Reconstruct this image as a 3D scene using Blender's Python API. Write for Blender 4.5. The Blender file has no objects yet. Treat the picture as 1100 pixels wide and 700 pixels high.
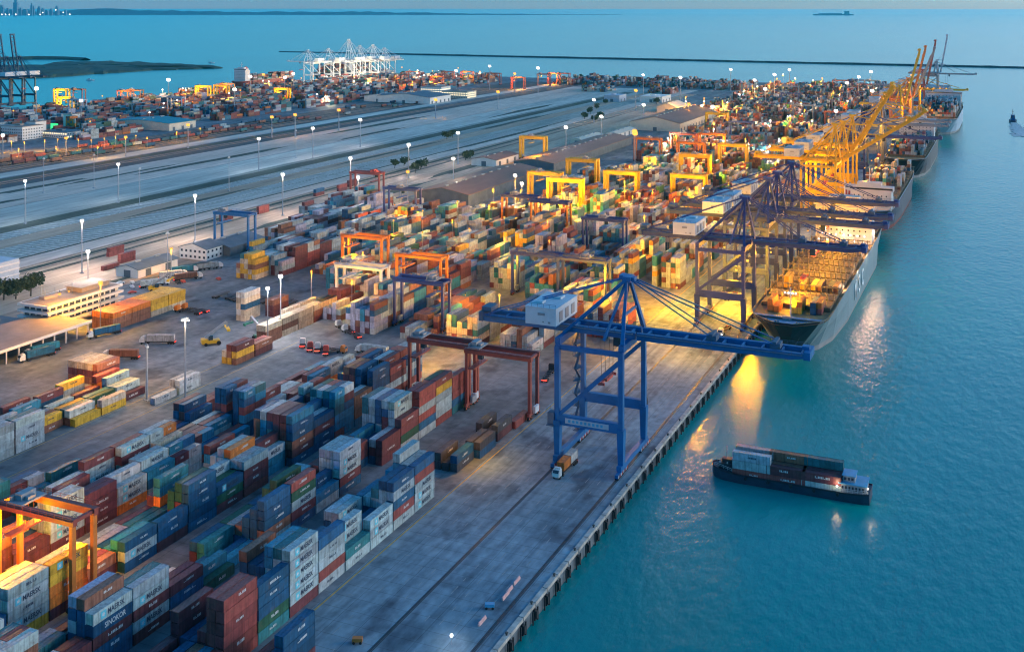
import bpy, math, random
from mathutils import Vector, Matrix, Euler
R = random.Random(11)
S = bpy.context.scene
COL = S.collection
rad = math.radians

# ------------------------------------------------------------------ camera figures (photo 1100 x 700)
F, CX, HY, CH = 1200.0, 550.0, 9.0, 150.0
YAW = math.atan(538.0 / 1200.0)
CY, SY = math.cos(YAW), math.sin(YAW)
def at(u, v, z=0.0):
    """ground-plane survey: where a photo point lies at height z (metres)"""
    d = F * (CH - z) / (v - HY); l = (u - CX) * d / F
    return (l * CY - d * SY, l * SY + d * CY)
def depth(x, y): return -x * SY + y * CY

# ------------------------------------------------------------------ materials
MATS = {}
def mat(name, col, rough=.6, metal=0.0, var=.18, scale=.6, spec=.4, coord='Object', stretch=None):
    if name in MATS: return MATS[name]
    m = bpy.data.materials.new(name); m.use_nodes = True
    nt = m.node_tree; N = nt.nodes; L = nt.links
    b = N['Principled BSDF']
    b.inputs['Roughness'].default_value = rough; b.inputs['Metallic'].default_value = metal
    b.inputs['Specular IOR Level'].default_value = spec
    tc = N.new('ShaderNodeTexCoord'); no = N.new('ShaderNodeTexNoise')
    no.inputs['Scale'].default_value = scale; no.inputs['Detail'].default_value = 6; no.inputs['Roughness'].default_value = .65
    if stretch:
        mp = N.new('ShaderNodeMapping'); mp.inputs['Scale'].default_value = stretch
        L.new(tc.outputs[coord], mp.inputs['Vector']); L.new(mp.outputs['Vector'], no.inputs['Vector'])
    else:
        L.new(tc.outputs[coord], no.inputs['Vector'])
    r = N.new('ShaderNodeValToRGB'); e = r.color_ramp.elements
    e[0].position = .3; e[1].position = .72
    e[0].color = tuple(c * (1 - var) for c in col) + (1,); e[1].color = tuple(min(1, c * (1 + var)) for c in col) + (1,)
    L.new(no.outputs['Fac'], r.inputs['Fac']); L.new(r.outputs['Color'], b.inputs['Base Color'])
    MATS[name] = m
    return m
def emit(name, col, strength):
    if name in MATS: return MATS[name]
    m = bpy.data.materials.new(name); m.use_nodes = True
    nt = m.node_tree; nt.nodes.clear()
    e = nt.nodes.new('ShaderNodeEmission'); o = nt.nodes.new('ShaderNodeOutputMaterial')
    e.inputs['Color'].default_value = tuple(col) + (1,); e.inputs['Strength'].default_value = strength
    nt.links.new(e.outputs[0], o.inputs[0]); MATS[name] = m
    return m

# ------------------------------------------------------------------ mesh building
class MB:
    def __init__(s): s.v = []; s.f = []; s.m = []
    def add(s, vs, fs, m=0):
        k = len(s.v); s.v += [tuple(p) for p in vs]
        for f in fs: s.f.append(tuple(i + k for i in f)); s.m.append(m)
        return s
    def box(s, x0, x1, y0, y1, z0, z1, m=0):
        return s.add([(x0,y0,z0),(x1,y0,z0),(x1,y1,z0),(x0,y1,z0),(x0,y0,z1),(x1,y0,z1),(x1,y1,z1),(x0,y1,z1)],
              [(3,2,1,0),(4,5,6,7),(0,1,5,4),(1,2,6,5),(2,3,7,6),(3,0,4,7)], m)
    def bar(s, p, q, w, h=None, m=0, w2=None, h2=None):
        p = Vector(p); q = Vector(q); h = h or w; d = (q - p).normalized()
        up = Vector((0,0,1)) if abs(d.z) < .95 else Vector((0,1,0))
        a = d.cross(up).normalized(); b = a.cross(d).normalized()
        w2 = w2 or w; h2 = h2 or h; vs = []
        for c, ww, hh in ((p, w, h), (q, w2, h2)):
            for i, j in ((-1,-1),(1,-1),(1,1),(-1,1)): vs.append(c + a * (ww/2*i) + b * (hh/2*j))
        return s.add(vs, [(3,2,1,0),(4,5,6,7),(0,1,5,4),(1,2,6,5),(2,3,7,6),(3,0,4,7)], m)
    def tube(s, p, q, r, n=8, m=0, r2=None):
        p = Vector(p); q = Vector(q); d = (q - p).normalized(); r2 = r if r2 is None else r2
        up = Vector((0,0,1)) if abs(d.z) < .95 else Vector((0,1,0))
        a = d.cross(up).normalized(); b = a.cross(d); vs = []
        for c, rr in ((p, r), (q, r2)):
            for i in range(n):
                t = 2*math.pi*i/n; vs.append(c + a*(rr*math.cos(t)) + b*(rr*math.sin(t)))
        fs = [(i, (i+1) % n, n+(i+1) % n, n+i) for i in range(n)]
        fs += [tuple(range(n-1, -1, -1)), tuple(range(n, 2*n))]
        return s.add(vs, fs, m)
    def prism(s, pts, z0, z1, m=0):
        n = len(pts)
        return s.add([(x,y,z0) for x,y in pts] + [(x,y,z1) for x,y in pts],
              [tuple(range(n-1,-1,-1)), tuple(range(n, 2*n))] + [(i,(i+1)%n,n+(i+1)%n,n+i) for i in range(n)], m)
    def gable(s, x0, x1, y0, y1, z0, z1, over=.6, m=0):
        xm = (x0+x1)/2; a, b = x0-over, x1+over; c, d = y0-over, y1+over; t = .35
        for xa, za, xb, zb in ((a, z0, xm, z1), (xm, z1, b, z0)):
            s.add([(xa,c,za),(xb,c,zb),(xb,d,zb),(xa,d,za),(xa,c,za+t),(xb,c,zb+t),(xb,d,zb+t),(xa,d,za+t)],
              [(3,2,1,0),(4,5,6,7),(0,1,5,4),(1,2,6,5),(2,3,7,6),(3,0,4,7)], m)
        return s
    def ball(s, c, r, n=8, k=5, m=0):
        c = Vector(c); vs = [c + Vector((0,0,-r))]; fs = []
        for j in range(1, k):
            t = math.pi*j/k
            for i in range(n):
                a = 2*math.pi*i/n; vs.append(c + Vector((r*math.sin(t)*math.cos(a), r*math.sin(t)*math.sin(a), -r*math.cos(t))))
        vs.append(c + Vector((0,0,r))); top = len(vs)-1
        for i in range(n):
            fs.append((0, 1+(i+1) % n, 1+i)); fs.append((top, top-n+i, top-n+(i+1) % n))
        for j in range(k-2):
            for i in range(n):
                a = 1+j*n+i; b = 1+j*n+(i+1) % n; fs.append((a, b, b+n, a+n))
        return s.add(vs, fs, m)
    def mesh(s, name, mats):
        me = bpy.data.meshes.new(name); me.from_pydata(s.v, [], s.f)
        for m in (mats if isinstance(mats, (list, tuple)) else [mats]): me.materials.append(m)
        if any(s.m): me.polygons.foreach_set('material_index', s.m)
        me.update(); return me
    def build(s, name, mats, parent=None):
        o = bpy.data.objects.new(name, s.mesh(name, mats)); COL.objects.link(o)
        if parent is not None: o.parent = parent
        return o

def tag(o, label=None, cat=None, group=None, kind=None):
    if label: o['label'] = label
    if cat: o['category'] = cat
    if group: o['group'] = group
    if kind: o['kind'] = kind
    return o
def thing(name, label, cat, loc=(0,0,0), rz=0, group=None):
    o = bpy.data.objects.new(name, None); COL.objects.link(o)
    o.empty_display_size = .1
    o.location = loc; o.rotation_euler = (0, 0, rz)
    return tag(o, label, cat, group)
def link(name, me, parent=None, loc=(0,0,0), rot=(0,0,0), scale=None):
    o = bpy.data.objects.new(name, me); COL.objects.link(o)
    if parent is not None: o.parent = parent
    o.location = loc; o.rotation_euler = rot
    if scale: o.scale = scale
    return o
KIDS = {}
def copy_tree(o, parent=None):
    c = o.copy(); COL.objects.link(c)
    if parent is not None: c.parent = parent
    for ch in list(o.children): copy_tree(ch, c)
    return c
UB = {}
def pbox(name, m, par, x0, x1, y0, y1, z0, z1):
    k = (name, m.name)
    if k not in UB: UB[k] = MB().box(0,1,0,1,0,1).mesh(name, m)
    o = link(name, UB[k], par, (x0, y0, z0)); o.scale = (x1-x0, y1-y0, z1-z0)
    return o
def pball(name, m, par, c, r):
    k = (name, m.name)
    if k not in UB: UB[k] = MB().ball((0,0,0), 1, 7, 5).mesh(name, m)
    o = link(name, UB[k], par, c); o.scale = (r, r, r)
    return o
def ordinal(n):
    w = 'zeroth first second third fourth fifth sixth seventh eighth ninth tenth eleventh twelfth thirteenth fourteenth fifteenth sixteenth seventeenth eighteenth nineteenth twentieth'.split()
    if n <= 20: return w[n]
    t = {2:'twenty',3:'thirty',4:'forty',5:'fifty'}[n//10]
    return t[:-1]+'ieth' if n % 10 == 0 else t + '-' + w[n % 10]
_txt = {}
def text_mesh(word, mats, size=1.0):
    """flat lettering mesh from the built-in font, standing in the local XZ plane, centred"""
    k = (word, mats.name)
    if k in _txt: return _txt[k]
    cu = bpy.data.curves.new('lettering', 'FONT'); cu.body = word; cu.size = 1.0; cu.extrude = .012
    cu.align_x = 'CENTER'; cu.align_y = 'CENTER'; cu.resolution_u = 2; cu.offset = .012
    o = bpy.data.objects.new('lettering', cu); COL.objects.link(o)
    bpy.context.view_layer.update()
    me = bpy.data.meshes.new_from_object(o.evaluated_get(bpy.context.evaluated_depsgraph_get()))
    bpy.data.objects.remove(o); bpy.data.curves.remove(cu)
    me.transform(Matrix.Rotation(rad(90), 4, 'X')); me.materials.clear(); me.materials.append(mats)
    xs = [v.co.x for v in me.vertices]; me['w'] = max(xs) - min(xs)
    _txt[k] = me
    return me
LIGHTS = []
def lamp(x, y, z, power, col, radius=.8, spot=None):
    LIGHTS.append((x, y, z, power, col, radius, spot))
SODIUM = (1.0, .41, .0); WARM = (1.0, .74, .42); COOL = (.92, .93, 1.0); PINK = (1.0, .82, .72)
LAMP_GAIN = .8; SUN_ELEV = 16; SUN_ROT = 60; AIR = 1.0; DUST = 1.2; OZONE = 6.0; SKY = .085; SUN = .22; HAZE = 1.8e-5; HAZE_COL = (.08,.80,1.0); EXPO = 1.66; TINT = (.25, 1.0, 1.07); TINT2 = (1.7, 1.3, 1.12)
# ------------------------------------------------------------------ ground, water, sky
def setting_mat(name, c1, c2, scale, c3=None, rough=.85, stretch=None, spec=.3, lanes=False):
    m = bpy.data.materials.new(name); m.use_nodes = True
    nt = m.node_tree; N = nt.nodes; L = nt.links; b = N['Principled BSDF']
    b.inputs['Roughness'].default_value = rough; b.inputs['Specular IOR Level'].default_value = spec
    tc = N.new('ShaderNodeTexCoord'); mp = N.new('ShaderNodeMapping')
    mp.inputs['Scale'].default_value = stretch or (1,1,1)
    L.new(tc.outputs['Object'], mp.inputs['Vector'])
    n1 = N.new('ShaderNodeTexNoise'); n1.inputs['Scale'].default_value = scale; n1.inputs['Detail'].default_value = 8; n1.inputs['Roughness'].default_value = .7
    L.new(mp.outputs['Vector'], n1.inputs['Vector'])
    r = N.new('ShaderNodeValToRGB'); e = r.color_ramp.elements
    e[0].position = .36; e[1].position = .64; e[0].color = c1 + (1,); e[1].color = c2 + (1,)
    if c3:
        k = r.color_ramp.elements.new(.5); k.color = c3 + (1,)
    L.new(n1.outputs['Fac'], r.inputs['Fac'])
    n2 = N.new('ShaderNodeTexNoise'); n2.inputs['Scale'].default_value = scale*14; n2.inputs['Detail'].default_value = 4
    L.new(mp.outputs['Vector'], n2.inputs['Vector'])
    mx = N.new('ShaderNodeMix'); mx.data_type = 'RGBA'; mx.blend_type = 'MULTIPLY'; mx.inputs['Factor'].default_value = .55
    r2 = N.new('ShaderNodeValToRGB'); r2.color_ramp.elements[0].position = .3; r2.color_ramp.elements[1].position = .7
    r2.color_ramp.elements[0].color = (.55,.55,.55,1); r2.color_ramp.elements[1].color = (1.25,1.25,1.25,1)
    L.new(n2.outputs['Fac'], r2.inputs['Fac']); L.new(r.outputs['Color'], mx.inputs['A']); L.new(r2.outputs['Color'], mx.inputs['B'])
    out = mx.outputs['Result']
    if lanes:      # wheel-worn lanes along the quay, slab joints and oil stains
        def layer(vec_scale, sc, lo, hi, c0, detail=5, loc=(0,0,0)):
            nonlocal out
            p = N.new('ShaderNodeMapping'); p.inputs['Scale'].default_value = vec_scale; p.inputs['Location'].default_value = loc; L.new(tc.outputs['Object'], p.inputs['Vector'])
            n = N.new('ShaderNodeTexNoise'); n.inputs['Scale'].default_value = sc; n.inputs['Detail'].default_value = detail; L.new(p.outputs['Vector'], n.inputs['Vector'])
            q = N.new('ShaderNodeValToRGB'); q.color_ramp.elements[0].position = lo; q.color_ramp.elements[1].position = hi; q.color_ramp.elements[0].color = c0 + (1,); q.color_ramp.elements[1].color = (1.1,1.1,1.1,1)
            L.new(n.outputs['Fac'], q.inputs['Fac'])
            k = N.new('ShaderNodeMix'); k.data_type = 'RGBA'; k.blend_type = 'MULTIPLY'; k.inputs['Factor'].default_value = 1
            L.new(out, k.inputs['A']); L.new(q.outputs['Color'], k.inputs['B']); out = k.outputs['Result']
        layer((1,.03,1), .38 if lanes == 'quay' else .1, .38, .58, (.74,.75,.78) if lanes == 'quay' else (.8,.8,.82), 5)
        layer((1,.55,1), .09, .34, .44, (.55,.56,.60), 7, (40,9,0))
        bk = N.new('ShaderNodeTexBrick'); bk.inputs['Scale'].default_value = 1; bk.inputs['Brick Width'].default_value = 7.6; bk.inputs['Row Height'].default_value = 5.4; bk.inputs['Mortar Size'].default_value = .07; bk.offset = 0
        bk.inputs['Color1'].default_value = (1,1,1,1); bk.inputs['Color2'].default_value = (.93,.93,.94,1); bk.inputs['Mortar'].default_value = (.5,.5,.5,1)
        L.new(tc.outputs['Object'], bk.inputs['Vector'])
        k = N.new('ShaderNodeMix'); k.data_type = 'RGBA'; k.blend_type = 'MULTIPLY'; k.inputs['Factor'].default_value = .9
        L.new(out, k.inputs['A']); L.new(bk.outputs['Color'], k.inputs['B']); out = k.outputs['Result']
    L.new(out, b.inputs['Base Color'])
    return m
M_yard = setting_mat('yard_asphalt', (.10,.125,.14), (.22,.235,.245), .02, (.15,.17,.185), lanes=True)
M_apron = setting_mat('apron_concrete', (.12,.19,.23), (.25,.32,.36), .03, (.18,.25,.29), stretch=(1,.6,1), lanes='quay')
M_dirt = setting_mat('bare_earth', (.34,.25,.18), (.54,.41,.30), .012, (.44,.33,.24), stretch=(2.2,.35,1))
M_conc = setting_mat('pale_concrete', (.30,.32,.29), (.62,.61,.53), .010, (.46,.46,.41), stretch=(2,.25,1))
M_track = setting_mat('rail_ballast', (.055,.06,.06), (.12,.12,.115), .03, stretch=(2.5,.2,1))
M_scrub = setting_mat('scrub', (.03,.05,.035), (.09,.10,.08), .04, stretch=(1.5,.4,1))
M_road = setting_mat('dark_road', (.06,.065,.07), (.10,.105,.11), .03, stretch=(2,.3,1))
M_line = mat('faded_paint', (.27,.28,.28), .8, var=.35, scale=.4)
M_yline = mat('faded_yellow_paint', (.45,.30,.06), .8, var=.4, scale=.3)

def sheet(name, pts, z, m, kind='structure'):
    mb = MB(); mb.add([(x,y,z) for x,y in pts], [tuple(range(len(pts)))])
    return tag(mb.build(name, m), kind=kind)
def strip(name, x0, x1, y0, y1, z, m): return sheet(name, [(x0,y0),(x1,y0),(x1,y1),(x0,y1)], z, m)

QX = -110.0                      # quay edge
# land: a slab whose quay face stands in the water
mb = MB(); land = [(QX,-150),(QX,2330),(-150,2345),(-480,2262),(-860,2210),(-1290,2255),(-1310,1900),(-1310,-150)]
mb.prism(land, -9, 0)
tag(mb.build('ground', M_yard), kind='structure')
strip('quay_apron', -160, QX-1.2, -150, 2330, .004, M_apron)
# rail lands and bare ground inland, all running parallel to the quay
strip('bare_ground', -500, -440, 120, 1700, .004, M_dirt)
M_teal = setting_mat('grey_teal_hardstanding', (.20,.225,.20), (.40,.41,.36), .014, (.30,.315,.28), stretch=(2.4,.22,1))
M_pink = setting_mat('pinkish_earth', (.48,.37,.30), (.70,.55,.46), .010, (.58,.46,.38), stretch=(2.0,.3,1))
M_brown = setting_mat('brown_earth', (.30,.21,.15), (.50,.37,.27), .02, (.39,.29,.21), stretch=(2.6,.2,1))
strip('rail_track', -524, -500, 120, 1900, .008, M_dirt)
strip('rail_yard_ground', -768, -524, 150, 2000, .004, M_teal)
strip('earth_strip', -768, -692, 150, 2000, .007, M_pink)
strip('earth_strip', -546, -524, 150, 2000, .007, M_pink)
strip('earth_strip', -597, -575.5, 150, 2000, .007, M_brown)
strip('earth_strip', -452, -440, 150, 1700, .007, M_brown)
strip('earth_strip', -486, -474, 150, 1500, .007, M_brown)
strip('concrete_pavement', -690, -640, 150, 2000, .008, M_conc)
strip('scrub_strip', -632, -615, 150, 1900, .012, M_scrub)
strip('scrub_strip', -545, -542, 150, 1400, .012, M_scrub)
strip('scrub_strip', -519, -514, 150, 1300, .012, M_scrub)
strip('scrub_strip', -506, -502, 150, 1500, .012, M_scrub)
strip('road', -800, -768, 200, 2100, .008, M_road)
strip('scrub_strip', -812, -800, 200, 1500, .012, M_scrub)
strip('road', -838, -816, 200, 2100, .008, M_conc)
strip('rail_track', -925, -842, 200, 2100, .008, M_track)
# irregular scrub patches on the bare ground
for k, (x, y, w, l) in enumerate([(-748,690,5,120),(-735,760,4,160),(-720,900,6,220),(-712,620,4,60),(-700,1150,5,200),(-580,700,3,150),(-590,1000,4,260),(-470,640,4,90),
        (-455,560,3,60),(-462,800,5,140),(-450,470,3,50),(-600,1350,5,240),(-745,1250,6,240),(-470,930,6,120),(-655,1500,7,260),(-540,1200,3,300)]):
    n = 14; pts = []
    for i in range(n):
        t = 2*math.pi*i/n; q = R.uniform(.6,1.25); pts.append((x+w*math.cos(t)*q, y+l*.5*math.sin(t)*q))
    sheet('scrub_patch', pts, .016+.0005*k, M_scrub)
# sleepers: two long fields of laid-out pale sleepers between the rail tracks
M_sleeper = mat('sleeper_concrete', (.48,.47,.45), .85, var=.3, scale=.3)
for x0, x1, y0, y1, st in ((-560,-545,330,1250,5.2),(-575,-562,330,1000,5.2),(-612,-597,380,1150,5.2)):
    s = MB(); y = y0
    while y < y1:
        if R.random() > .06: s.box(x0+R.uniform(-.4,.4), x1+R.uniform(-1,.4), y, y+1.5, .02, .22)
        y += st
    tag(s.build('sleepers', M_sleeper), kind='stuff')
M_rail = mat('rail_steel', (.20,.17,.15), .45, .5)
s = MB()
for x in (-503.5,-505,-510.5,-512,-521,-522.5,-786,-787.5,-794,-795.5,-850,-851.5,-858,-859.5,-870,-871.5,-878,-879.5,-890,-891.5,-898,-899.5,-908,-909.5,-917,-918.5):
    s.box(x-.12, x+.12, 150, 1900, .02, .24)
tag(s.build('rails', M_rail), kind='structure')
# quay coping, crane rails, markings
M_cope = mat('coping_concrete', (.42,.38,.34), .8, var=.35, scale=.35)
s = MB(); y = 100.0
while y < 2330:
    s.box(QX-1.15, QX+.25, y, y+7.2, -.6, .32); y += 7.6 if y < 800 else 7.6
tag(s.build('quay_kerb', M_cope), kind='structure')
M_wood = mat('pile_black', (.02,.022,.025), .7)
proto = None; y = 190.0; k = 0
while y < 560:
    if proto is None:
        f = MB(); f.box(-.25,.4,-.5,.5,-3.4,-.8); f.box(.4,.7,-.35,.35,-3.0,-1.1)
        f.tube((.2,-1.5,-6),(.2,-1.5,-.8),.22,7); f.tube((.2,1.5,-6),(.2,1.5,-.8),.22,7)
        proto = f.build('quay_fender', M_wood); o = proto
    else:
        o = proto.copy(); COL.objects.link(o)
    o.location = (QX+.4, y, 0)
    tag(o, 'black rubber fender hanging on the quay wall above the water', 'fender', 'fenders along the quay wall')
    y += 7.6; k += 1
s = MB()
for x in (-115.0, -137.0):
    s.box(x-.5, x-.25, 120, 2300, .01, .05); s.box(x+.25, x+.5, 120, 2300, .01, .05); s.box(x-.08, x+.08, 120, 2300, .01, .12)
tag(s.build('crane_rails', mat('worn_rail', (.05,.055,.06), .5, .4)), kind='structure')
bol = None
for k in range(44):
    y = 152 + 15.2*k
    if bol is None: bol = MB().tube((0,0,.3),(0,0,.75),.28,10,0,.22).tube((0,0,.75),(0,0,.98),.42,10,0,.34).build('bollard', mat('bollard_iron', (.06,.055,.05), .6)); o = bol
    else: o = bol.copy(); COL.objects.link(o)
    o.location = (QX-.45, y, .02); tag(o, 'dark iron mooring bollard on the pale quay kerb', 'bollard', 'mooring bollards along the quay kerb')
s = MB()
for x in (-119.5, -123.5, -127.5, -131.5, -141, -145, -149):
    y = 150.0
    while y < 760:
        if R.random() < .55: s.box(x-.1, x+.1, y, y+R.uniform(1.5,4.5), .008, .014)
        y += 7
for y in range(160, 500, 12):
    for x in (-152.5,-155.5):
        if R.random() < .5: s.box(x, x+1.6, y, y+.25, .008, .014)
tag(s.build('apron_markings', M_line), kind='structure')
s = MB(); s.box(-159.2,-158.8,150,1000,.008,.015)
for x in (-293.5,-305.5): s.box(x,x+.25,240,420,.008,.014)
tag(s.build('lane_line', M_yline), kind='structure')
# stall markings in the truck yard
s = MB()
for i in range(9): s.add([(-311+i*.1, 322+i*5, .01),(-302+i*.1, 326+i*5, .01),(-302+i*.1, 326.3+i*5, .01),(-311+i*.1, 322.3+i*5, .01)], [(0,1,2,3)])
tag(s.build('stall_markings', M_road), kind='structure')

# water
def water_mat():
    m = bpy.data.materials.new('sea_water'); m.use_nodes = True
    nt = m.node_tree; N = nt.nodes; L = nt.links; b = N['Principled BSDF']
    b.inputs['Roughness'].default_value = .2; b.inputs['IOR'].default_value = 1.33
    tc = N.new('ShaderNodeTexCoord')
    big = N.new('ShaderNodeTexNoise'); big.inputs['Scale'].default_value = .004; big.inputs['Detail'].default_value = 5
    mp0 = N.new('ShaderNodeMapping'); mp0.inputs['Scale'].default_value = (1, .5, 1); mp0.inputs['Rotation'].default_value = (0,0,rad(-24))
    L.new(tc.outputs['Object'], mp0.inputs['Vector']); L.new(mp0.outputs['Vector'], big.inputs['Vector'])
    r = N.new('ShaderNodeValToRGB'); r.color_ramp.elements[0].position = .35; r.color_ramp.elements[1].position = .65
    r.color_ramp.elements[0].color = (.0, .19, .19, 1); r.color_ramp.elements[1].color = (.0, .275, .262, 1)
    L.new(big.outputs['Fac'], r.inputs['Fac']); L.new(r.outputs['Color'], b.inputs['Base Color'])
    mp = N.new('ShaderNodeMapping'); mp.inputs['Scale'].default_value = (1.0, .55, 1); mp.inputs['Rotation'].default_value = (0,0,rad(20))
    L.new(tc.outputs['Object'], mp.inputs['Vector'])
    n1 = N.new('ShaderNodeTexNoise'); n1.inputs['Scale'].default_value = .30; n1.inputs['Detail'].default_value = 5; n1.inputs['Roughness'].default_value = .55
    n2 = N.new('ShaderNodeTexNoise'); n2.inputs['Scale'].default_value = .07; n2.inputs['Detail'].default_value = 3
    L.new(mp.outputs['Vector'], n1.inputs['Vector']); L.new(mp.outputs['Vector'], n2.inputs['Vector'])
    ad = N.new('ShaderNodeMath'); ad.operation = 'MULTIPLY_ADD'; ad.inputs[1].default_value = 1.0
    L.new(n2.outputs['Fac'], ad.inputs[0]); L.new(n1.outputs['Fac'], ad.inputs[2])
    bp = N.new('ShaderNodeBump'); bp.inputs['Strength'].default_value = .38; bp.inputs['Distance'].default_value = 1.1
    L.new(ad.outputs[0], bp.inputs['Height']); L.new(bp.outputs['Normal'], b.inputs['Normal'])
    return m
M_sea = water_mat()
WZ = -4.0
strip('sea', -160000, 160000, -3000, 200000, WZ, M_sea)

# far shore hills, wooded spit, breakwater
def ridge(name, pts, m, base=WZ-3):
    """pts: (x, y, half-width, height) along the ridge"""
    mb = MB(); rows = []
    for x, y, w, h in pts:
        rows.append([(x, y-w, base), (x, y-w*.45, base+(h-base)*.7), (x, y, h), (x, y+w*.5, base+(h-base)*.6), (x, y+w, base)])
    vs = [p for r in rows for p in r]; n = 5
    fs = [(i*n+j, (i+1)*n+j, (i+1)*n+j+1, i*n+j+1) for i in range(len(rows)-1) for j in range(n-1)]
    mb.add(vs, fs); return tag(mb.build(name, m), kind='structure')
M_hill = setting_mat('far_hill', (.05,.08,.09), (.08,.11,.11), .0006)
pts = []
for i in range(80):
    t = i/79; u = -60 + t*720; D = 26000
    l = (u-CX)*D/F; x = l*CY-D*SY; y = l*SY+D*CY
    h = 45 + 80*math.exp(-((u-105)/38)**2) + 40*math.exp(-((u-170)/60)**2) + 20*math.exp(-((u-330)/120)**2) + R.uniform(-18,18)
    if u < 60: h = 60 + R.uniform(0,30)
    if u > 420: h *= max(.05, 1-(u-420)/200)
    pts.append((x, y, 900, h))
ridge('far_hills', pts, M_hill)
# spit: low wooded bank
M_spit = setting_mat('wooded_spit', (.025,.06,.05), (.06,.095,.07), .02)
def blob_land(name, outline, h, m):
    n = len(outline); cx = sum(p[0] for p in outline)/n; cy = sum(p[1] for p in outline)/n
    mb = MB(); vs = []
    rings = ((1.0, WZ-2), (.99, WZ+2), (.94, WZ+h*.8), (.7, WZ+h), (.35, WZ+h*1.15))
    for q, z in rings:
        for x, y in outline: vs.append((cx+(x-cx)*q, cy+(y-cy)*q, z + (R.uniform(-.25,.3)*h if 0.3 < q < .97 else 0)))
    fs = []
    for j in range(len(rings)-1):
        for i in range(n): fs.append((j*n+i, j*n+(i+1) % n, (j+1)*n+(i+1) % n, (j+1)*n+i))
    fs.append(tuple((len(rings)-1)*n+i for i in range(n)))
    mb.add(vs, fs); return tag(mb.build(name, m), kind='structure')
out = []
for u, v in ((-60,88),(0,85.5),(40,84),(80,81.5),(120,78.5),(160,76),(200,74.5),(240,73.5),(243,72.6),(205,71),(170,69),(130,67.5),(100,67),(60,68),(40,72),(0,72),(-60,72)):
    out.append(at(u, v, WZ))
fine = []
for i in range(len(out)):
    a = out[i]; b = out[(i+1) % len(out)]
    for t in (0,.25,.5,.75): fine.append((a[0]+(b[0]-a[0])*t + R.uniform(-14,14), a[1]+(b[1]-a[1])*t + R.uniform(-14,14)))
blob_land('wooded_spit', fine, 6, M_spit)
pts = []
for u, v in ((-60,65.5),(0,64.5),(40,63.6),(70,63.8),(92,65)):
    x, y = at(u, v, WZ); pts.append((x, y, 28, 4+R.uniform(0,2)))
ridge('sand_bar', pts, M_spit)
M_rock = setting_mat('breakwater_rock', (.03,.04,.045), (.07,.08,.085), .05)
pts = []
for i in range(70):
    t = i/69; u = 300 + t*850; v = 52.5 + 21*(u-150)/950.0
    x, y = at(u, v, WZ); q = min(1, .35+.65*max(0, (u-300)/200)); pts.append((x, y, 10*q, -2.8+3.4*q+R.uniform(-.5,.7)*q))
ridge('breakwater', pts, M_rock)
# skyline of far towers across the water
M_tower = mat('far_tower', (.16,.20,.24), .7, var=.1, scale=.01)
M_towerlit = emit('far_lights', (1,.9,.75), 3.0)
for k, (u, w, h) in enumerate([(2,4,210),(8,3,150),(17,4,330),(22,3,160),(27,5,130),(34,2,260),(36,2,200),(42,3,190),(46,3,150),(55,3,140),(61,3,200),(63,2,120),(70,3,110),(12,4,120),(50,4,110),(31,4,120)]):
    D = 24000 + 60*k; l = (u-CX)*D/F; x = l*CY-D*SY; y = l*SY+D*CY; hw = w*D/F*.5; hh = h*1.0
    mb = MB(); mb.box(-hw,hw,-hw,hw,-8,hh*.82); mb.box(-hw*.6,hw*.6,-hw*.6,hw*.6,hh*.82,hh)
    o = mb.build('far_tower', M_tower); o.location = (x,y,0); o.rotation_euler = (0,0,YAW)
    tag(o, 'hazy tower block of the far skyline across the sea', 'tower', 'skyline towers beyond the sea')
for k, (u, v) in enumerate([(2,15.5),(6,16),(10,16),(17,16),(46,13.8),(60,11),(68,13.5),(75,15),(43,16),(31,16)]):
    D = 23000; l = (u-CX)*D/F; x = l*CY-D*SY; y = l*SY+D*CY
    mb = MB(); mb.ball((0,0,0), 9, 6, 4); o = mb.build('shore_light', M_towerlit); o.location = (x, y, 150-(v-9)*D/F if v < 14 else 22)
    tag(o, 'small bright light on the far shore under the skyline', 'light', 'lights on the far shore')
# ------------------------------------------------------------------ containers
HT, W4, L4 = 2.75, 2.44, 12.19
PITCH, BAY = 2.6, 12.6
PAL = {'w': ((.32,.40,.43), 'grey'), 'a': ((.46,.47,.47), 'white'), 'b': ((.010,.085,.18), 'navy blue'), 'c': ((.02,.19,.30), 'blue'), 't': ((.02,.15,.18), 'teal'),
       'm': ((.13,.04,.05), 'maroon'), 'r': ((.25,.06,.055), 'red'), 'n': ((.24,.105,.07), 'brown'), 'o': ((.58,.17,.03), 'orange'), 'g': ((.015,.085,.055), 'green'),
       'y': ((.62,.36,.04), 'yellow'), 'l': ((.50,.42,.32), 'tan'), 'k': ((.05,.055,.07), 'black'), 'p': ((.34,.34,.44), 'pale lilac')}
def pick(wts):
    t = R.random() * sum(wts.values())
    for k, w in wts.items():
        t -= w
        if t <= 0: return k
    return k
NEAR = dict(w=.31, a=.05, b=.13, c=.14, t=.07, m=.16, r=.15, n=.06, g=.03, l=.02, o=.02, y=.01)
FAR2 = dict(w=.16, p=.05, a=.06, b=.12, c=.05, t=.06, m=.22, r=.20, n=.10, o=.06, g=.05, l=.05)
MID = dict(w=.29, a=.03, p=.14, b=.16, c=.07, t=.02, m=.16, r=.05, n=.12, l=.07, o=.006, g=.006, y=.012)
GRN = dict(g=.12, m=.26, r=.08, w=.16, b=.14, n=.16, l=.06, p=.06)
FAR = dict(w=.12, p=.05, a=.02, b=.18, c=.05, t=.05, m=.36, r=.08, n=.18, k=.05, l=.03, g=.03)
PAINT = []
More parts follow.
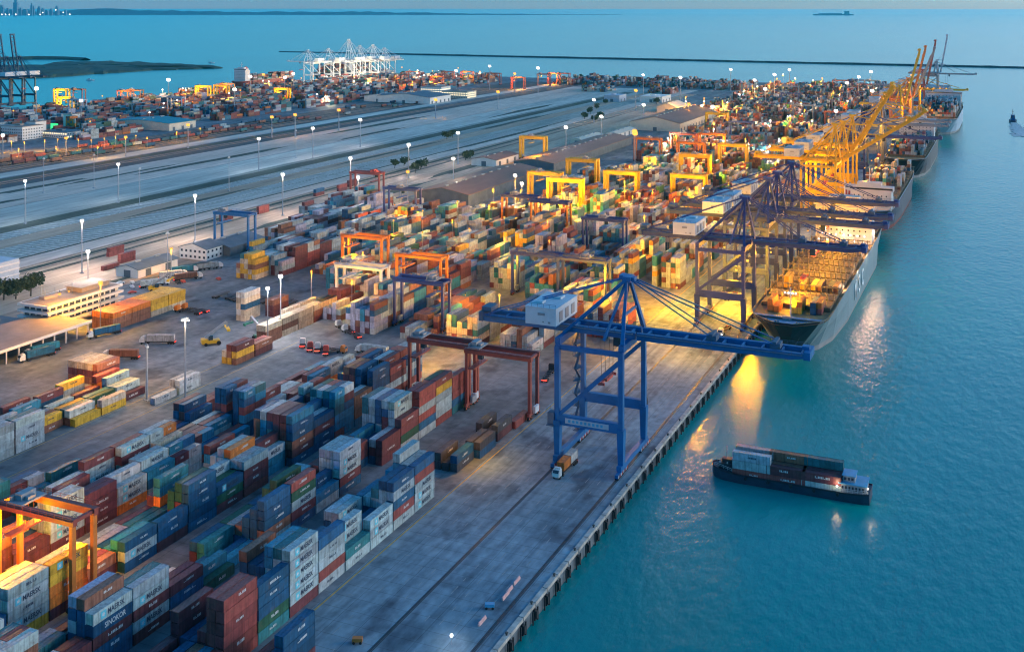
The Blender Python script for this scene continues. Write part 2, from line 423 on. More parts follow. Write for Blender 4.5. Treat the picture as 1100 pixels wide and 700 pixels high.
def paint_mat(name, vertex):
    m = bpy.data.materials.new(name); m.use_nodes = True
    nt = m.node_tree; N = nt.nodes; L = nt.links; b = N['Principled BSDF']
    b.inputs['Roughness'].default_value = .5; b.inputs['Specular IOR Level'].default_value = .35
    if vertex:
        src = N.new('ShaderNodeVertexColor'); src.layer_name = 'Col'; col = src.outputs['Color']
    else:
        src = N.new('ShaderNodeObjectInfo'); col = src.outputs['Color']
    tc = N.new('ShaderNodeTexCoord'); ge = N.new('ShaderNodeNewGeometry')
    n1 = N.new('ShaderNodeTexNoise'); n1.inputs['Scale'].default_value = .55; n1.inputs['Detail'].default_value = 7; n1.inputs['Roughness'].default_value = .7
    L.new(ge.outputs['Position'], n1.inputs['Vector'])
    r1 = N.new('ShaderNodeValToRGB'); e = r1.color_ramp.elements
    e[0].position = .32; e[1].position = .7; e[0].color = (.50,.48,.46,1); e[1].color = (1.2,1.2,1.2,1)
    L.new(n1.outputs['Fac'], r1.inputs['Fac'])
    mx = N.new('ShaderNodeMix'); mx.data_type = 'RGBA'; mx.blend_type = 'MULTIPLY'; mx.inputs['Factor'].default_value = .8
    L.new(col, mx.inputs['A']); L.new(r1.outputs['Color'], mx.inputs['B'])
    # rust blotches
    n2 = N.new('ShaderNodeTexNoise'); n2.inputs['Scale'].default_value = .28; n2.inputs['Detail'].default_value = 9; n2.inputs['Roughness'].default_value = .75
    mp = N.new('ShaderNodeMapping'); mp.inputs['Location'].default_value = (31,7,3); L.new(ge.outputs['Position'], mp.inputs['Vector']); L.new(mp.outputs['Vector'], n2.inputs['Vector'])
    r2 = N.new('ShaderNodeValToRGB'); r2.color_ramp.elements[0].position = .57; r2.color_ramp.elements[1].position = .70
    r2.color_ramp.elements[0].color = (0,0,0,1); r2.color_ramp.elements[1].color = (.6,.6,.6,1)
    L.new(n2.outputs['Fac'], r2.inputs['Fac'])
    m2 = N.new('ShaderNodeMix'); m2.data_type = 'RGBA'; L.new(r2.outputs['Color'], m2.inputs['Factor'])
    L.new(mx.outputs['Result'], m2.inputs['A']); m2.inputs['B'].default_value = (.15,.085,.055,1)
    # dirt washed down the sides
    mp3 = N.new('ShaderNodeMapping'); mp3.inputs['Scale'].default_value = (1.6, 1.6, .12); L.new(ge.outputs['Position'], mp3.inputs['Vector'])
    n3 = N.new('ShaderNodeTexNoise'); n3.inputs['Scale'].default_value = 1.0; n3.inputs['Detail'].default_value = 4; L.new(mp3.outputs['Vector'], n3.inputs['Vector'])
    r3 = N.new('ShaderNodeValToRGB'); r3.color_ramp.elements[0].position = .33; r3.color_ramp.elements[1].position = .55; r3.color_ramp.elements[0].color = (.68,.66,.64,1); r3.color_ramp.elements[1].color = (1.04,1.04,1.04,1)
    L.new(n3.outputs['Fac'], r3.inputs['Fac'])
    m3 = N.new('ShaderNodeMix'); m3.data_type = 'RGBA'; m3.blend_type = 'MULTIPLY'; m3.inputs['Factor'].default_value = 1
    L.new(m2.outputs['Result'], m3.inputs['A']); L.new(r3.outputs['Color'], m3.inputs['B'])
    L.new(m3.outputs['Result'], b.inputs['Base Color'])
    # corrugated sheet
    wv = N.new('ShaderNodeTexWave'); wv.wave_type = 'BANDS'; wv.bands_direction = 'Y'; wv.inputs['Scale'].default_value = .75; wv.inputs['Distortion'].default_value = 0
    L.new(ge.outputs['Position'], wv.inputs['Vector'])
    bp = N.new('ShaderNodeBump'); bp.inputs['Strength'].default_value = .8; bp.inputs['Distance'].default_value = .06
    L.new(wv.outputs['Fac'], bp.inputs['Height']); L.new(bp.outputs['Normal'], b.inputs['Normal'])
    return m
M_paint = paint_mat('container_paint', False); M_paintv = paint_mat('container_paint_mixed', True)
M_dark = mat('shadow_gap_steel', (.03,.03,.035), .7)
M_white = mat('white_lettering', (.55,.57,.58), .6, var=.08)
M_ink = mat('dark_lettering', (.03,.05,.09), .6, var=.1)
M_cyan = mat('cyan_square', (.10,.48,.60), .6, var=.1)

def container_mesh(L):
    mb = MB(); w = W4/2; h = 2.66
    mb.box(-w+.05, w-.05, .07, L-.05, .12, h-.06)
    for x in (-w, w-.16):
        for y in (0, L-.16): mb.box(x, x+.16, y, y+.16, 0, h)
        mb.box(x+.01, x+.13, .16, L-.16, 0, .15); mb.box(x+.01, x+.10, .16, L-.16, h-.1, h-.005)
    mb.box(-w+.16, w-.16, .01, .1, h-.13, h-.004); mb.box(-w+.16, w-.16, L-.1, L-.01, h-.13, h-.004)
    return mb.mesh('container', M_paint)
def door_mesh():
    mb = MB(); w = W4/2; h = 2.66
    mb.box(-w+.18, -.02, .02, .07, .16, h-.15); mb.box(.02, w-.18, .02, .07, .16, h-.15)
    for x in (-.95,-.35,.35,.95): mb.box(x-.03, x+.03, -.015, .02, .1, h-.1)
    for x in (-.75,.55): mb.box(x, x+.25, -.02, .02, 1.1, 1.18)
    return mb.mesh('door', M_paint)
ME40, ME20, MEDOOR = container_mesh(L4), container_mesh(6.06), door_mesh()
def star_logo():
    mb = MB(); mb.box(-.02,.006,-.85,.85,-.85,.85,0); pts = []
    for i in range(14):
        t = math.pi*i/7; q = .62 if i % 2 == 0 else .28; pts.append((.018, q*math.sin(t), q*math.cos(t)))
    mb.add(pts + [(.018,0,0)], [(14,(i+1) % 14,i) for i in range(14)], 1)
    return mb.mesh('emblem', [M_cyan, M_white])
MELOGO = star_logo()
def dashes(seed, m):
    """lettering too far off to read: a short broken run of strokes"""
    r = random.Random(seed); mb = MB(); x = -r.uniform(.9, 1.9); e = -x*r.uniform(.8,1.1)
    while x < e:
        q = r.uniform(.18,.34); mb.box(.0,.012, x, x+q, -.27, .27) if r.random() < .7 else mb.box(.0,.012, x, x+q, -.27, -.1)
        x += q + .14
    return mb.mesh('lettering', m)
MEDASHW = [dashes(i, M_white) for i in range(6)]; MEDASHK = [dashes(i+9, M_ink) for i in range(4)]

CONT = []       # every container: dict(x,y,z,L,c,where,tier,...)
GRIDH = {}      # occupied height by 2.6 x 6.3 m cell, for the sight test
CELLX = {}
EXCL = []
for u_, v_, w_, l_ in ((24,151,34,30),(38,148,14,16),(72,149,38,26),(77,138,14,14),(182,141,95,48),(462,112,95,70),(474,104,40,34),(502,106,48,34),(420,110,50,40)):
    x_, y_ = at(u_, v_); EXCL.append((x_-w_-4, x_+4, y_-15, y_+l_+3))
for x0_, x1_, y0_, y1_ in ((-545,-508,1715,1765),(-600,-574,1700,1735),(-470,-440,1560,1620),(-431,-368,1318,1500)): EXCL.append((x0_-4, x1_+4, y0_-15, y1_+3))
def gcell(x, y): return (int(math.floor(x/PITCH)), int(math.floor(y/6.3)))
def stack(x, y, cols, where=None, pair=False, z=0, row=0, bay=0, words=None, pal=None):
    """one stack; x = centre line, y = near end; cols from the ground up"""
    n = len(cols)
    if where == 'far' and any(a < x < b and c_ < y < d_ for a, b, c_, d_ in EXCL): return
    for t, c in enumerate(cols):
        halves = ((0, 6.06), (6.13, 6.06)) if pair and not (words and words.get(t)) else ((0, L4),)
        for hi, (dy, ln) in enumerate(halves):
            cc = c if hi == 0 else (pick(pal or NEAR) if R.random() < .6 else c)
            CONT.append(dict(x=x+R.uniform(-.05,.05), y=y+dy+R.uniform(-.12,.12), z=z+t*HT, L=ln, c=cc, where=where, tier=t, n=n, row=row, bay=bay, half=hi if pair else -1,
                             word=(words or {}).get(t)))
    top = z + n*HT
    for yy in (y+3, y+9.3): GRIDH[gcell(x, yy)] = max(top, GRIDH.get(gcell(x, yy), 0))
    CELLX[(where, row, bay)] = n
def block_x(i, r): return -163.5 - 26.4*i - PITCH*r
OVER = {}
def ov(b, r, bay, cols, **k): OVER[(b, r, bay)] = (cols, k)

# stacks read off the photograph: block, row, bay (bay 0 starts at y = 140.3 and bays are 12.6 m apart)
def rowset(b, bay, lst, **k):
    for r, c in enumerate(lst):
        if c is not None: ov(b, r, bay, c, **k)
M_ = 'MARK'
rowset(0, 7, ['mwwwww','mwtwwt','mwwwcc','mmbb','mrbb','mrbbn'], words={2:M_,3:M_,1:M_})
rowset(0, 8, ['wrwwb','bbwb','bwbb','bmb','wb','cb'])
rowset(0, 9, ['wt','bwww','mb','cc','',''])
rowset(0,10, ['www','mr','bb','','mww','bbw'], words={1:M_,2:M_})
rowset(0,11, ['wrbwb','wbwwb','bbwt','mbw','bcc','mb'])
rowset(0,12, ['wwwrb','bbbcw','mmwwcw','mbcc','bc','cc'], words={1:M_})
rowset(0, 6, ['tgbbb','bnn','mnn','mn','wb','bb'])
rowset(0, 5, ['rrrrrr','mrrrrr','mmr','tb','bb','mmmm'])
rowset(0, 4, ['nr','wc','mn','bb','t','mm'])
rowset(0, 3, ['mmr','bn','nn','wct','ww','mm'])
rowset(1, 4, ['bbmbw','bmbbbn','bmbwbp','','','mm'], words={4:M_,3:'SINOKOR'})
rowset(1, 5, ['mwmww','mmbtt','bww','mmp','wap','mm'], words={3:M_})
rowset(1, 6, ['bbm','mbm','tw','aa','bb','bc'])
rowset(1, 7, ['g','bc','t','b','',''])
rowset(1, 8, ['','c','b','','tt','mb'])
rowset(1, 9, ['wnbbb','mbbb','cbb','bn','bw','cg'])
rowset(1,10, ['bmwgr','bbbg','mbrgg','bbtg','cc','wb'])
rowset(1,11, ['wc','wbb','mc','','tww','mww'])
rowset(1,12, ['bmwww','wwwww','bbwww','mmr','wb','mr'], words={2:M_,3:M_})
rowset(1,13, ['','','bmr','mw','mmm','mw'])
rowset(1,14, ['mmm','bmw','','bb','wwc','bb'])
rowset(1,15, ['wgmm','wwwwww','wwmmbw','bwwbbb','wwbwww','wwwwtt'], words={5:M_})
rowset(1,16, ['wbrwrr','mrwmrr','wmbbw','bmm','cbb','ccbb'])
rowset(1,17, ['rwwwyr','mmwmmg','bmm','ww','bb','mbc'])
rowset(1,18, ['tbrrr','mmb','bmm','bb','',''])
rowset(1,19, ['wrrrrr','nr','','m','',''])
rowset(2, 3, ['mmb','wwb','bb','mm','nn','wb'], words={2:'SINOKOR'})
rowset(2, 4, ['ywwww','mwwwp','bwwwl','mm','ww','wb'], words={3:M_})
rowset(2, 5, ['mooyy','yooyl','bmmo','','kk','n'], words={4:M_})  # yellow and orange here also hold the sodium light on the stack
rowset(2, 6, ['','mn','yr','wy','kk','kw'])
rowset(2, 7, ['bwb','mbc','bc','wb','pp','mw'])
rowset(2, 8, ['mbb','bn','c','gt','bt','mm'])
rowset(2, 9, ['bbbbb','mbmgg','mmgg','bb','wtoct','mnm'])
rowset(2,10, ['mgb','bmg','wwww','mww','mm','mr'], words={2:M_,3:M_})
rowset(3, 7, ['mwwww','mwwww','bbww','mm','wb','wb'], words={2:M_,3:M_,4:M_})
rowset(3, 6, ['mm','nr','bb','wao','wy','ry'])

def gen_block(i, y0, y1, pal, lo, hi, rows=6, p0=.12, where=None, x0=None, ybase=140.3, prow=None):
    k0 = int(math.ceil((y0-ybase)/BAY)); k1 = int((y1-ybase)/BAY)
    bh = R.uniform(lo, hi)
    for k in range(k0, k1):
        if R.random() < .72: bh = R.uniform(lo-.8, hi+.4)
        gap = R.random() < (.04 if where == 'near' else .06); tilt = R.choice((0,0,0,.25,-.25))
        pair = R.random() < (.34 if where == 'near' else .15)
        bc = pick(pal)
        for r in range(rows):
            x = (block_x(i, r) if x0 is None else x0 - 1.3 - PITCH*r)
            key = (i, r, k); kw = {}
            if x0 is None and key in OVER:
                cols, kw = OVER[key]
                if not cols: continue
                stack(x, ybase+k*BAY, cols, where, row=r, bay=k, words=kw.get('words') if r <= 2 else {a: b for a, b in (kw.get('words') or {}).items()}, pal=pal)
                continue
            if gap or R.random() < p0*.7: continue
            n = max(1, min(6, int(round(bh + (r-2.5)*tilt + R.uniform(-.75, .75)))))
            cols = ''
            for _ in range(n):
                q = R.random(); cols += bc if q < .36 else cols[-1] if cols and q < .62 else pick(pal)
            stack(x, ybase+k*BAY, cols, where, pair=pair, row=r, bay=k, pal=pal)
# near yard (before the maroon gantry cranes)
gen_block(0, 165, 305, NEAR, 3.6, 6, where='near')
gen_block(1, 165, 382, NEAR, 3.4, 6, where='near')
gen_block(2, 165, 395, NEAR, 3.0, 5.8, where='near', p0=.1)
gen_block(3, 165, 395, NEAR, 2.8, 5.6, where='near', p0=.12)
gen_block(4, 190, 345, NEAR, 1.4, 3.6, where='near', rows=3)
# low dark stacks on the apron side past the quayside block
for x, y, c in ((-165,322,'kb'),(-168,322,'k'),(-171,322,'kk'),(-163,335,'bk'),(-166,335,'bk'),(-164,351,'mk'),(-167,351,'k'),(-170,351,'kk'),(-163,364,'r')):
    stack(x, y, c, 'apron', row=int(-x-160), bay=int(y/13))
# loose stacks at the foot of the picture on the quay side
for r, (y, c) in enumerate(((205,'mbbb'),(205,'mb'),(205,'nr'),(192.5,'bt'),(192.5,'nn'),(192.5,'mb'),(180,'bc'),(180,'wn'),(180,'bb'),(167,'b'),(167,'tt'))):
    stack((-148.5, -151.1, -153.7)[r % 3], y, c, 'front', row=r % 3, bay=r//3)
# stacks west of the truck lane
for r in range(9):
    for k, y in enumerate((236, 249, 262, 275, 288, 301, 314, 327)):
        x = -307.6 - PITCH*r
        c = {0:('wa','ww','wwww','wwww',None,'y','yl',None), 1:('wn','ww','wwww','wwwt',None,'na','y','m'), 2:('wwww','wwww','wwww','ww','ny','nt','mg','tw'), 3:('wwww','ww','www','ww','nn','ny','nt','mw')}.get(r, None)
        c = c[k] if c else (''.join(pick(NEAR) for _ in range(R.randint(1,3))) if R.random() < .6 and k > 1 else None)
        if c: stack(x, y, c, 'west', row=r, bay=k)
for r in range(6):
    for k in range(1): stack(-333.5-PITCH*r, 338+BAY*k, 'mmn' if r < 1 else 'nml', 'west', row=r+20, bay=k)
stack(-330.6, 338, 'y', 'west', row=30, bay=0)
# orange-lit block by the office, its sodium light put into the colours, tall tan and white stacks in the truck yard, long tan row
for r in range(5):
    for k in range(4): stack(-383-PITCH*r, 398+BAY*k, 'nno' if k < 2 else 'lyy', 'yard', row=r, bay=k)
for r in range(5):
    for k in range(1):
        stack(-383-PITCH*r, 505+BAY*k, ('lyny','ylnyy','lylly','nyylt','yln')[r], 'tan', row=r, bay=k)
for r in range(2):
    for k in range(1): stack(-337-PITCH*r, 436+BAY*k, 'llbla' if r == 0 else 'lalla', 'whitestack', row=r, bay=k)
for r in range(2): stack(-329-PITCH*r, 448, 'mmn', 'whitestack', row=r+4, bay=0)
for k in range(5):
    stack(-305.5, 410+BAY*k, ('nnl','lnl','lll','rnl','nml')[k], 'longrow', row=0, bay=k)
    stack(-308.1, 410+BAY*k, ('nnl','lnl','lnl','nnl','nml')[k], 'longrow', row=1, bay=k)
stack(-313.5, 436, 'nnl', 'longrow', row=2, bay=2); stack(-313.5, 449, 'nnl', 'longrow', row=2, bay=3)
for x, y, c in ((-299,381,'nym'),(-301.6,381,'ynr'),(-304.2,381,'yl'),(-299,394,'mn'),(-301.6,394,'nr')): stack(x, y, c, 'pile', row=int(-x), bay=int(y/10))
for x, y, c in ((-297,330,'a'),(-296.4,343,'aa'),(-299.0,343,'aa')): stack(x, y, c, 'lit', row=int(-x), bay=int(y/10))
# middle yard
for i, y0, y1, pal, lo, hi in ((0,470,520,MID,2,4.4),(0,560,1010,MID,3,5.4),(1,432,700,MID,2.4,5.6),(2,432,505,MID,2.5,4.6),(2,520,700,MID,3,5.8),(3,428,520,MID,2,4.4),(3,532,720,MID,3,5.8),
        (4,440,730,MID,3,5.2),(5,455,735,MID,2.4,4.8),(6,505,735,MID,2.5,4.8),(7,510,735,MID,2.6,5),(8,518,745,MID,2.6,4.8),(9,540,745,MID,2.2,4.4),(10,590,750,MID,2,4),(11,650,770,MID,1.4,3.4)):
    gen_block(i, y0, y1, pal, lo, hi, where='mid')
for i, y0, y1, pal, lo, hi in ((1,715,1010,GRN,3,5),(2,715,1010,GRN,3,5.2),(3,735,1010,GRN,3,5.2),(4,750,1010,MID,3,5),(5,760,1010,MID,2.5,5),(6,790,960,MID,2,4.4)):
    gen_block(i, y0, y1, pal, lo, hi, where='mid')
for i in range(0, 7):
    y = 1035
    while y < 2180:
        ln = R.choice((190, 240, 280)); gen_block(i, y, min(2200, y+ln), FAR, 3.2, 5.4, where='far'); y += ln + 34
for i in range(7, 10):
    gen_block(i, 1520, 1760, FAR, 2, 4.2, where='far'); gen_block(i, 1800, 2150, FAR, 2, 4.2, where='far')
# second terminal across the railway
for j in range(11):
    x0 = -965 - 29.5*j; y = 880 + R.uniform(0,20) + (60 if j < 2 else 0)
    while y < 2130:
        ln = R.choice((110, 150, 190)); gen_block(40+j, y, min(2150, y+ln), FAR2, 2.4, 5.2, x0=x0, p0=.12, where='far'); y += ln + R.choice((18, 26, 40))
for j in range(13):
    x0 = -455 - 30*j; gen_block(60+j, 2015 + R.uniform(0,40), 2195, FAR2, 2, 4.6, x0=x0, p0=.2, where='far')
    if j in (3,4,7,8): gen_block(80+j, 1880, 1960, FAR2, 1.5, 3.6, x0=x0, p0=.25, where='far')
# a few strays out on the bare ground
for u, v, c, k in ((128,283,'rr',1),(110,291,'r',1),(116,276,'rr',1),(237,238,'rr',0),(277,230,'rr',0),(338,211,'rb',0),(363,206,'mr',0),(374,201,'mm',0)):
    x, y = at(u, v); stack(x, y, c, 'stray', row=int(u), bay=int(v))
PW_ = 26000
# ------------------------------------------------------------------ cranes
M_blue = mat('crane_blue', (.006,.115,.30), .45, var=.22, scale=.25)
M_blue2 = mat('crane_light_blue', (.05,.30,.50), .45, var=.15, scale=.3)
M_navy = mat('crane_navy', (.025,.045,.17), .5, var=.25, scale=.25)
M_yel = mat('crane_yellow', (.62,.36,.02), .5, var=.2, scale=.25)
M_mar = mat('crane_maroon', (.25,.055,.045), .5, var=.25, scale=.3)
M_ora = mat('crane_orange', (.52,.16,.03), .5, var=.2, scale=.3)
M_pale = mat('crane_pale_grey', (.36,.41,.48), .5, var=.15, scale=.3)
M_wht = mat('house_white', (.46,.52,.58), .55, var=.10, scale=.3)
M_grate = mat('walkway_steel', (.06,.10,.16), .6)
M_rub = mat('black_rubber', (.015,.015,.017), .8)
M_redw = mat('bogie_red', (.50,.08,.06), .6); M_glass = mat('dark_glass', (.03,.045,.06), .12, var=.1, spec=.6)
M_cable = mat('steel_cable', (.04,.04,.05), .5)
M_greyc = mat('crane_grey', (.22,.24,.27), .5)
M_lampw = emit('lamp_white', (1,.90,.80), 2.2); M_lamps = emit('lamp_sodium', (1,.42,.07), .66); M_lampr = emit('lamp_red', (1,.08,.04), 3)

def rail_run(mb, p, q, h=1.1, step=3.0, m=0):
    p = Vector(p); q = Vector(q); n = max(1, int((q-p).length/step)); up = Vector((0,0,h))
    mb.bar(p+up, q+up, .09, .09, m); mb.bar(p+up*.5, q+up*.5, .06, .06, m)
    for i in range(n+1):
        a = p.lerp(q, i/n); mb.bar(a, a+up, .08, .08, m)

def make_sts(label, y0, main=M_blue, house=M_wht, zg=40.0, apex=61.0, out=56.0, back=31.0, ang=0.0, gauge=22.0, hb=12.0, xw=-115.0, detail=2, rz=0, cat='quay crane', lights=True, group=None, name='ship_to_shore_crane', bridge=True):
    t = thing(name, label, cat, (xw, y0, 0), rz, group)
    g = gauge
    for x in (0, -g):
        for s in (-1, 1):
            m = MB(); y = s*hb
            m.bar((x, y, 2.2), (x, y, 14.5), 1.7, 1.9, w2=2.3, h2=2.6)
            m.bar((x, y, 14.5), (x, y, zg-.2), 1.5, 1.7)
            if detail > 1: m.bar((x-.95,y+s*.6,3), (x-.95,y+s*.6,zg-1), .12, .12)
            m.build('leg', main, t)
    for x in (0, -g):
        m = MB(); m.box(x-.8, x+.8, -hb-2.5, hb+2.5, 1.7, 3.4); sb = m.build('sill_beam', main, t)
        for s in (-1, 1):
            m = MB(); m.box(x-.55, x+.55, s*hb-5.0, s*hb+5.0, .55, 1.65, 0)
            for k in range(8):
                yy = s*hb - 4.4 + k*1.25; m.tube((x-.62, yy, .52), (x+.62, yy, .52), .48, 10, 1)
                m.box(x+.62, x+.70, yy-.35, yy+.2, .6, 1.5, 2 if k % 2 else 3)
            m.build('bogie', [main, M_rub, M_redw, M_white], t)
    for s in (-1, 1):
        m = MB(); m.box(-g+.8, -.8, s*hb-.9, s*hb+.9, 13.2, 16.4); m.build('portal_beam', main, t)
        m = MB(); m.bar((-g+.6, s*hb, 16.4), (-.5, s*hb, zg-3.5), 1.25, 1.25); m.build('diagonal_brace', main, t)
        m = MB(); m.bar((-g, s*hb, zg-1.0), (0, s*hb, zg-1.0), 1.0, 1.6); m.build('top_beam', main, t)
    for x in (0, -g):
        m = MB(); m.box(x-.9, x+.9, -hb-.2, hb+.2, zg-.2, zg+1.9); m.build('cross_beam', main, t)
    if detail > 1:
        m = MB(); m.box(-g+3, -4, -hb-.96, -hb-.90, 14.0, 15.7, 0)
        for k in range(9): m.box(-g+4+k*1.4, -g+4.8+k*1.4, -hb-1.0, -hb-.96, 14.4, 15.3, 1)
        m.build('name_board', [M_pale, M_blue2], t)
        m = MB()
        m.tube((-1.1, hb+3.0, 5.4+8.2), (-.4, hb+3.0, 5.4+8.2), 3.0, 20, 0); m.tube((-1.15, hb+3.0, 13.6), (-.35, hb+3.0, 13.6), 1.0, 14, 1); m.box(-1,-.5,hb+.8,hb+3,13.2,13.9,1)
        m.build('cable_reel', [M_rub, main], t)
    # landside girder and hinged boom: twin box girders with cross ties and railings
    gz0, gz1 = zg+1.9, zg+4.2
    m = MB()
    for s in (-1, 1): m.box(-g-back, 2.0, s*3.4-.65, s*3.4+.65, gz0, gz1)
    x = -g-back+.6
    while x < 1: m.box(x, x+.7, -2.75, 2.75, gz0+.5, gz1-.4); x += 6.5
    gi = m.build('girder', main, t)
    if detail:
        m = MB()
        for s in (-1, 1):
            m.box(-g-back, 1.5, s*5.0-.55, s*5.0+.55, gz1-.35, gz1-.2); rail_run(m, (-g-back, s*5.5, gz1-.2), (1.5, s*5.5, gz1-.2))
        m.box(-g-back-1.6, -g-back, -4.6, 4.6, gz0, gz1+.8); m.box(-g-back-1.2, -g-back+2.5, -3, 3, gz1+.8, gz1+2.3)
        m.build('walkway', M_grate if main is not M_yel else main, gi)
    hinge = bpy.data.objects.new('boom', None)
    m = MB()
    L = out-2.5
    for s in (-1, 1):
        m.box(.2, L-5, s*3.4-.6, s*3.4+.6, -2.2, .1)
        m.add([(L-5,s*3.4-.6,-2.2),(L,s*3.4-.6,-1.3),(L,s*3.4+.6,-1.3),(L-5,s*3.4+.6,-2.2),(L-5,s*3.4-.6,.1),(L,s*3.4-.6,.1),(L,s*3.4+.6,.1),(L-5,s*3.4+.6,.1)],
              [(3,2,1,0),(4,5,6,7),(0,1,5,4),(1,2,6,5),(2,3,7,6),(3,0,4,7)])
    x = 3
    while x < L: m.box(x, x+.6, -2.8, 2.8, -1.7, -.2); x += 6.2
    m.box(L-.7, L+1.3, -4.2, 4.2, -1.8, .6); m.box(L-1.6, L+.6, -1.2, 1.2, .6, 1.6)
    bo = m.build('boom', main, t); bo.location = (2.4, 0, gz1-.15); bo.rotation_euler = (0, -rad(ang), 0)
    if detail:
        m = MB()
        for s in (-1, 1):
            m.box(.4, L-1, s*4.9-.5, s*4.9+.5, -.35, -.2); rail_run(m, (.4, s*5.4, -.2), (L-1, s*5.4, -.2))
        for x in (L*.45, L*.82): m.box(x-1.6, x+1.6, -2.2, 2.2, .1, 1.7); m.box(x-.6, x+.6, -3, 3, 1.7, 2.4)
        m.build('walkway', M_grate if main is not M_yel else main, bo)
    if main is M_wht:
        for q in range(4): MB().ball((-g+q*g/3, -hb-1.2, gz0-.6), 1.1, 6, 4).build('floodlight', M_lampw, gi)
    if main is M_yel and lights:
        for q in range(6 if detail else 4):
            MB().ball((8+q*L*.135, -4.2, .6), .42 if detail else .8, 6, 4).build('boom_lamp', M_lamps, bo)
        for q in range(4):
            MB().ball((-g-back+4+q*(g+back)*.24, -5.6, gz0-.4), .42 if detail else .8, 6, 4).build('girder_lamp', M_lamps, gi)
    # A-frame and stays
    m = MB(); ax = -1.6
    for s in (-1, 1):
        m.bar((.2, s*(hb-.5), zg+1.9), (ax, s*1.6, apex), 1.25, 1.25, w2=.8, h2=.8)
        m.bar((-g*.32, s*(hb-3), zg+1.9), (ax-.2, s*1.5, apex-.5), .7, .7)
    m.box(ax-1.4, ax+1.4, -2.4, 2.4, apex-.5, apex+1.3); m.box(ax-2.6, ax-1.2, -1.8, 1.8, apex+.3, apex+1.6); m.box(ax+1.3, ax+2.6, -1.5, 1.5, apex-.2, apex+1.0)
    m.bar((ax*.5, -hb*.48, (zg+apex)/2), (ax*.5, hb*.48, (zg+apex)/2), .7, .7)
    m.build('apex_frame', main, t)
    for s in (-1, 1):
        m = MB(); m.bar((ax, s*2, apex+.4), (-g-.4, s*6.0, zg+2.0), 1.0, 1.0); m.build('back_brace', main, t)
        m = MB(); m.bar((ax, s*1.2, apex+.9), (-g-back+1.5, s*3.2, gz1+.2), .42, .42); m.build('backstay', main, t)
    ca, sa = math.cos(rad(ang)), math.sin(rad(ang))
    for fx in (L*.45, L*.82):
        for s in (-1, 1):
            p = Vector((2.4+fx*ca, s*2.6, gz1+1.4+fx*sa)); q = Vector((ax+.6, s*1.4, apex+.6))
            m = MB()
            if ang < 10: m.bar(q, p, .38, .38)
            else:
                mid = q.lerp(p, .5) + Vector((5*sa, 0, -3)); m.bar(q, mid, .4, .4); m.bar(mid, p, .4, .4)
            m.build('forestay', main, t)
    # machinery house over the landside legs
    m = MB(); hx0, hx1 = -g-12.5, -g-1.5
    m.box(hx0, hx1, -10, 10, gz1+.6, gz1+6.2, 0); m.box(hx0-.2, hx1+.2, -10.2, 10.2, gz1+6.2, gz1+6.5, 0)
    m.box(hx0+.5, hx1-.5, -9.5, 9.5, gz1-.1, gz1+.6, 1)
    ho = m.build('machinery_house', [house, main], t)
    if detail:
        for k in range(3):
            y = -7.2+k*5.6; pbox('louvre', M_greyc, ho, hx1, hx1+.14, y, y+3.2, gz1+1.4, gz1+4.8)
        pbox('vent', M_greyc, ho, hx0+4.5, hx0+7.0, -10.15, -10, gz1+3.8, gz1+4.6); pbox('vent', M_greyc, ho, hx0+8.2, hx0+9.0, -10.12, -10, gz1+1.3, gz1+1.9); pbox('vent', M_greyc, ho, hx0+6.2, hx0+6.7, -10.12, -10, gz1+1.5, gz1+1.9)
        pbox('roof_hatch', house, ho, hx0+2, hx0+4.5, -6, -3, gz1+6.5, gz1+7.3); pbox('roof_hatch', house, ho, hx0+5, hx0+8, 2, 6, gz1+6.5, gz1+7.2)
        m = MB()
        for s in (-1, 1): rail_run(m, (hx0, s*10, gz1+6.5), (hx1, s*10, gz1+6.5), step=2.2)
        m.build('roof_rail', M_grate, ho)
    # trolley with cab, cables and spreader
    tx = -9.0 if ang > 5 or detail > 1 else R.uniform(4, 30)
    m = MB(); m.box(tx-3, tx+3, -2.6, 2.6, gz0-.1, gz0+.5); tr = m.build('trolley', main, t)
    m = MB(); m.box(tx+3.2, tx+5.6, -3.0, -.6, gz0-3.2, gz0-.2); m.build('cab', M_glass, tr)
    sz = 26 if detail > 1 else 24
    m = MB()
    for a in (-1.6, 1.6):
        for b in (-2, 2): m.bar((tx+a, b, gz0), (tx+a*.8, b, sz+1), .1, .1)
    m.build('hoist_cable', M_cable, tr)
    m = MB(); m.box(tx-1.1, tx+1.1, -3, 3, sz, sz+1); 
    for b in (-6.1, 5.7): m.box(tx-1.2, tx+1.2, b, b+.4, sz-.4, sz+.5)
    m.box(tx-.35, tx+.35, -6, 6, sz+.1, sz+.6); m.build('spreader', M_redw, tr)
    if detail > 1:     # stair tower and lift on the landside leg
        m = MB()
        for k in range(9):
            z = 3 + k*4.3; s = 1 if k % 2 else -1
            m.box(-g-2.9, -g-.95, hb-2.6, hb+2.6, z, z+.12); m.bar((-g-2.2, hb-2.2*s, z+.1), (-g-2.2, hb+2.2*s, z+4.3), .8, .12)
            rail_run(m, (-g-2.9, hb-2.6, z+.12), (-g-2.9, hb+2.6, z+.12), step=2.6)
        m.build('stair_tower', M_grate, t)
        m = MB(); m.box(-g-3.2,-g-.9,-hb-1.2,-hb+1.6,13,16.8); m.box(-g-3.4,-g-.9,-hb-2,-hb+2.2,12.7,13); rail_run(m, (-g-3.4,-hb-2,16.8), (-g-3.4,-hb+2.2,16.8)); m.build('switch_room', M_grate, t)
    return t

# the near crane
main_crane = make_sts('bright blue quay crane with white machinery house, lowest boom out over open water', 354.5, zg=39.5, apex=60, out=57, back=31, detail=2)
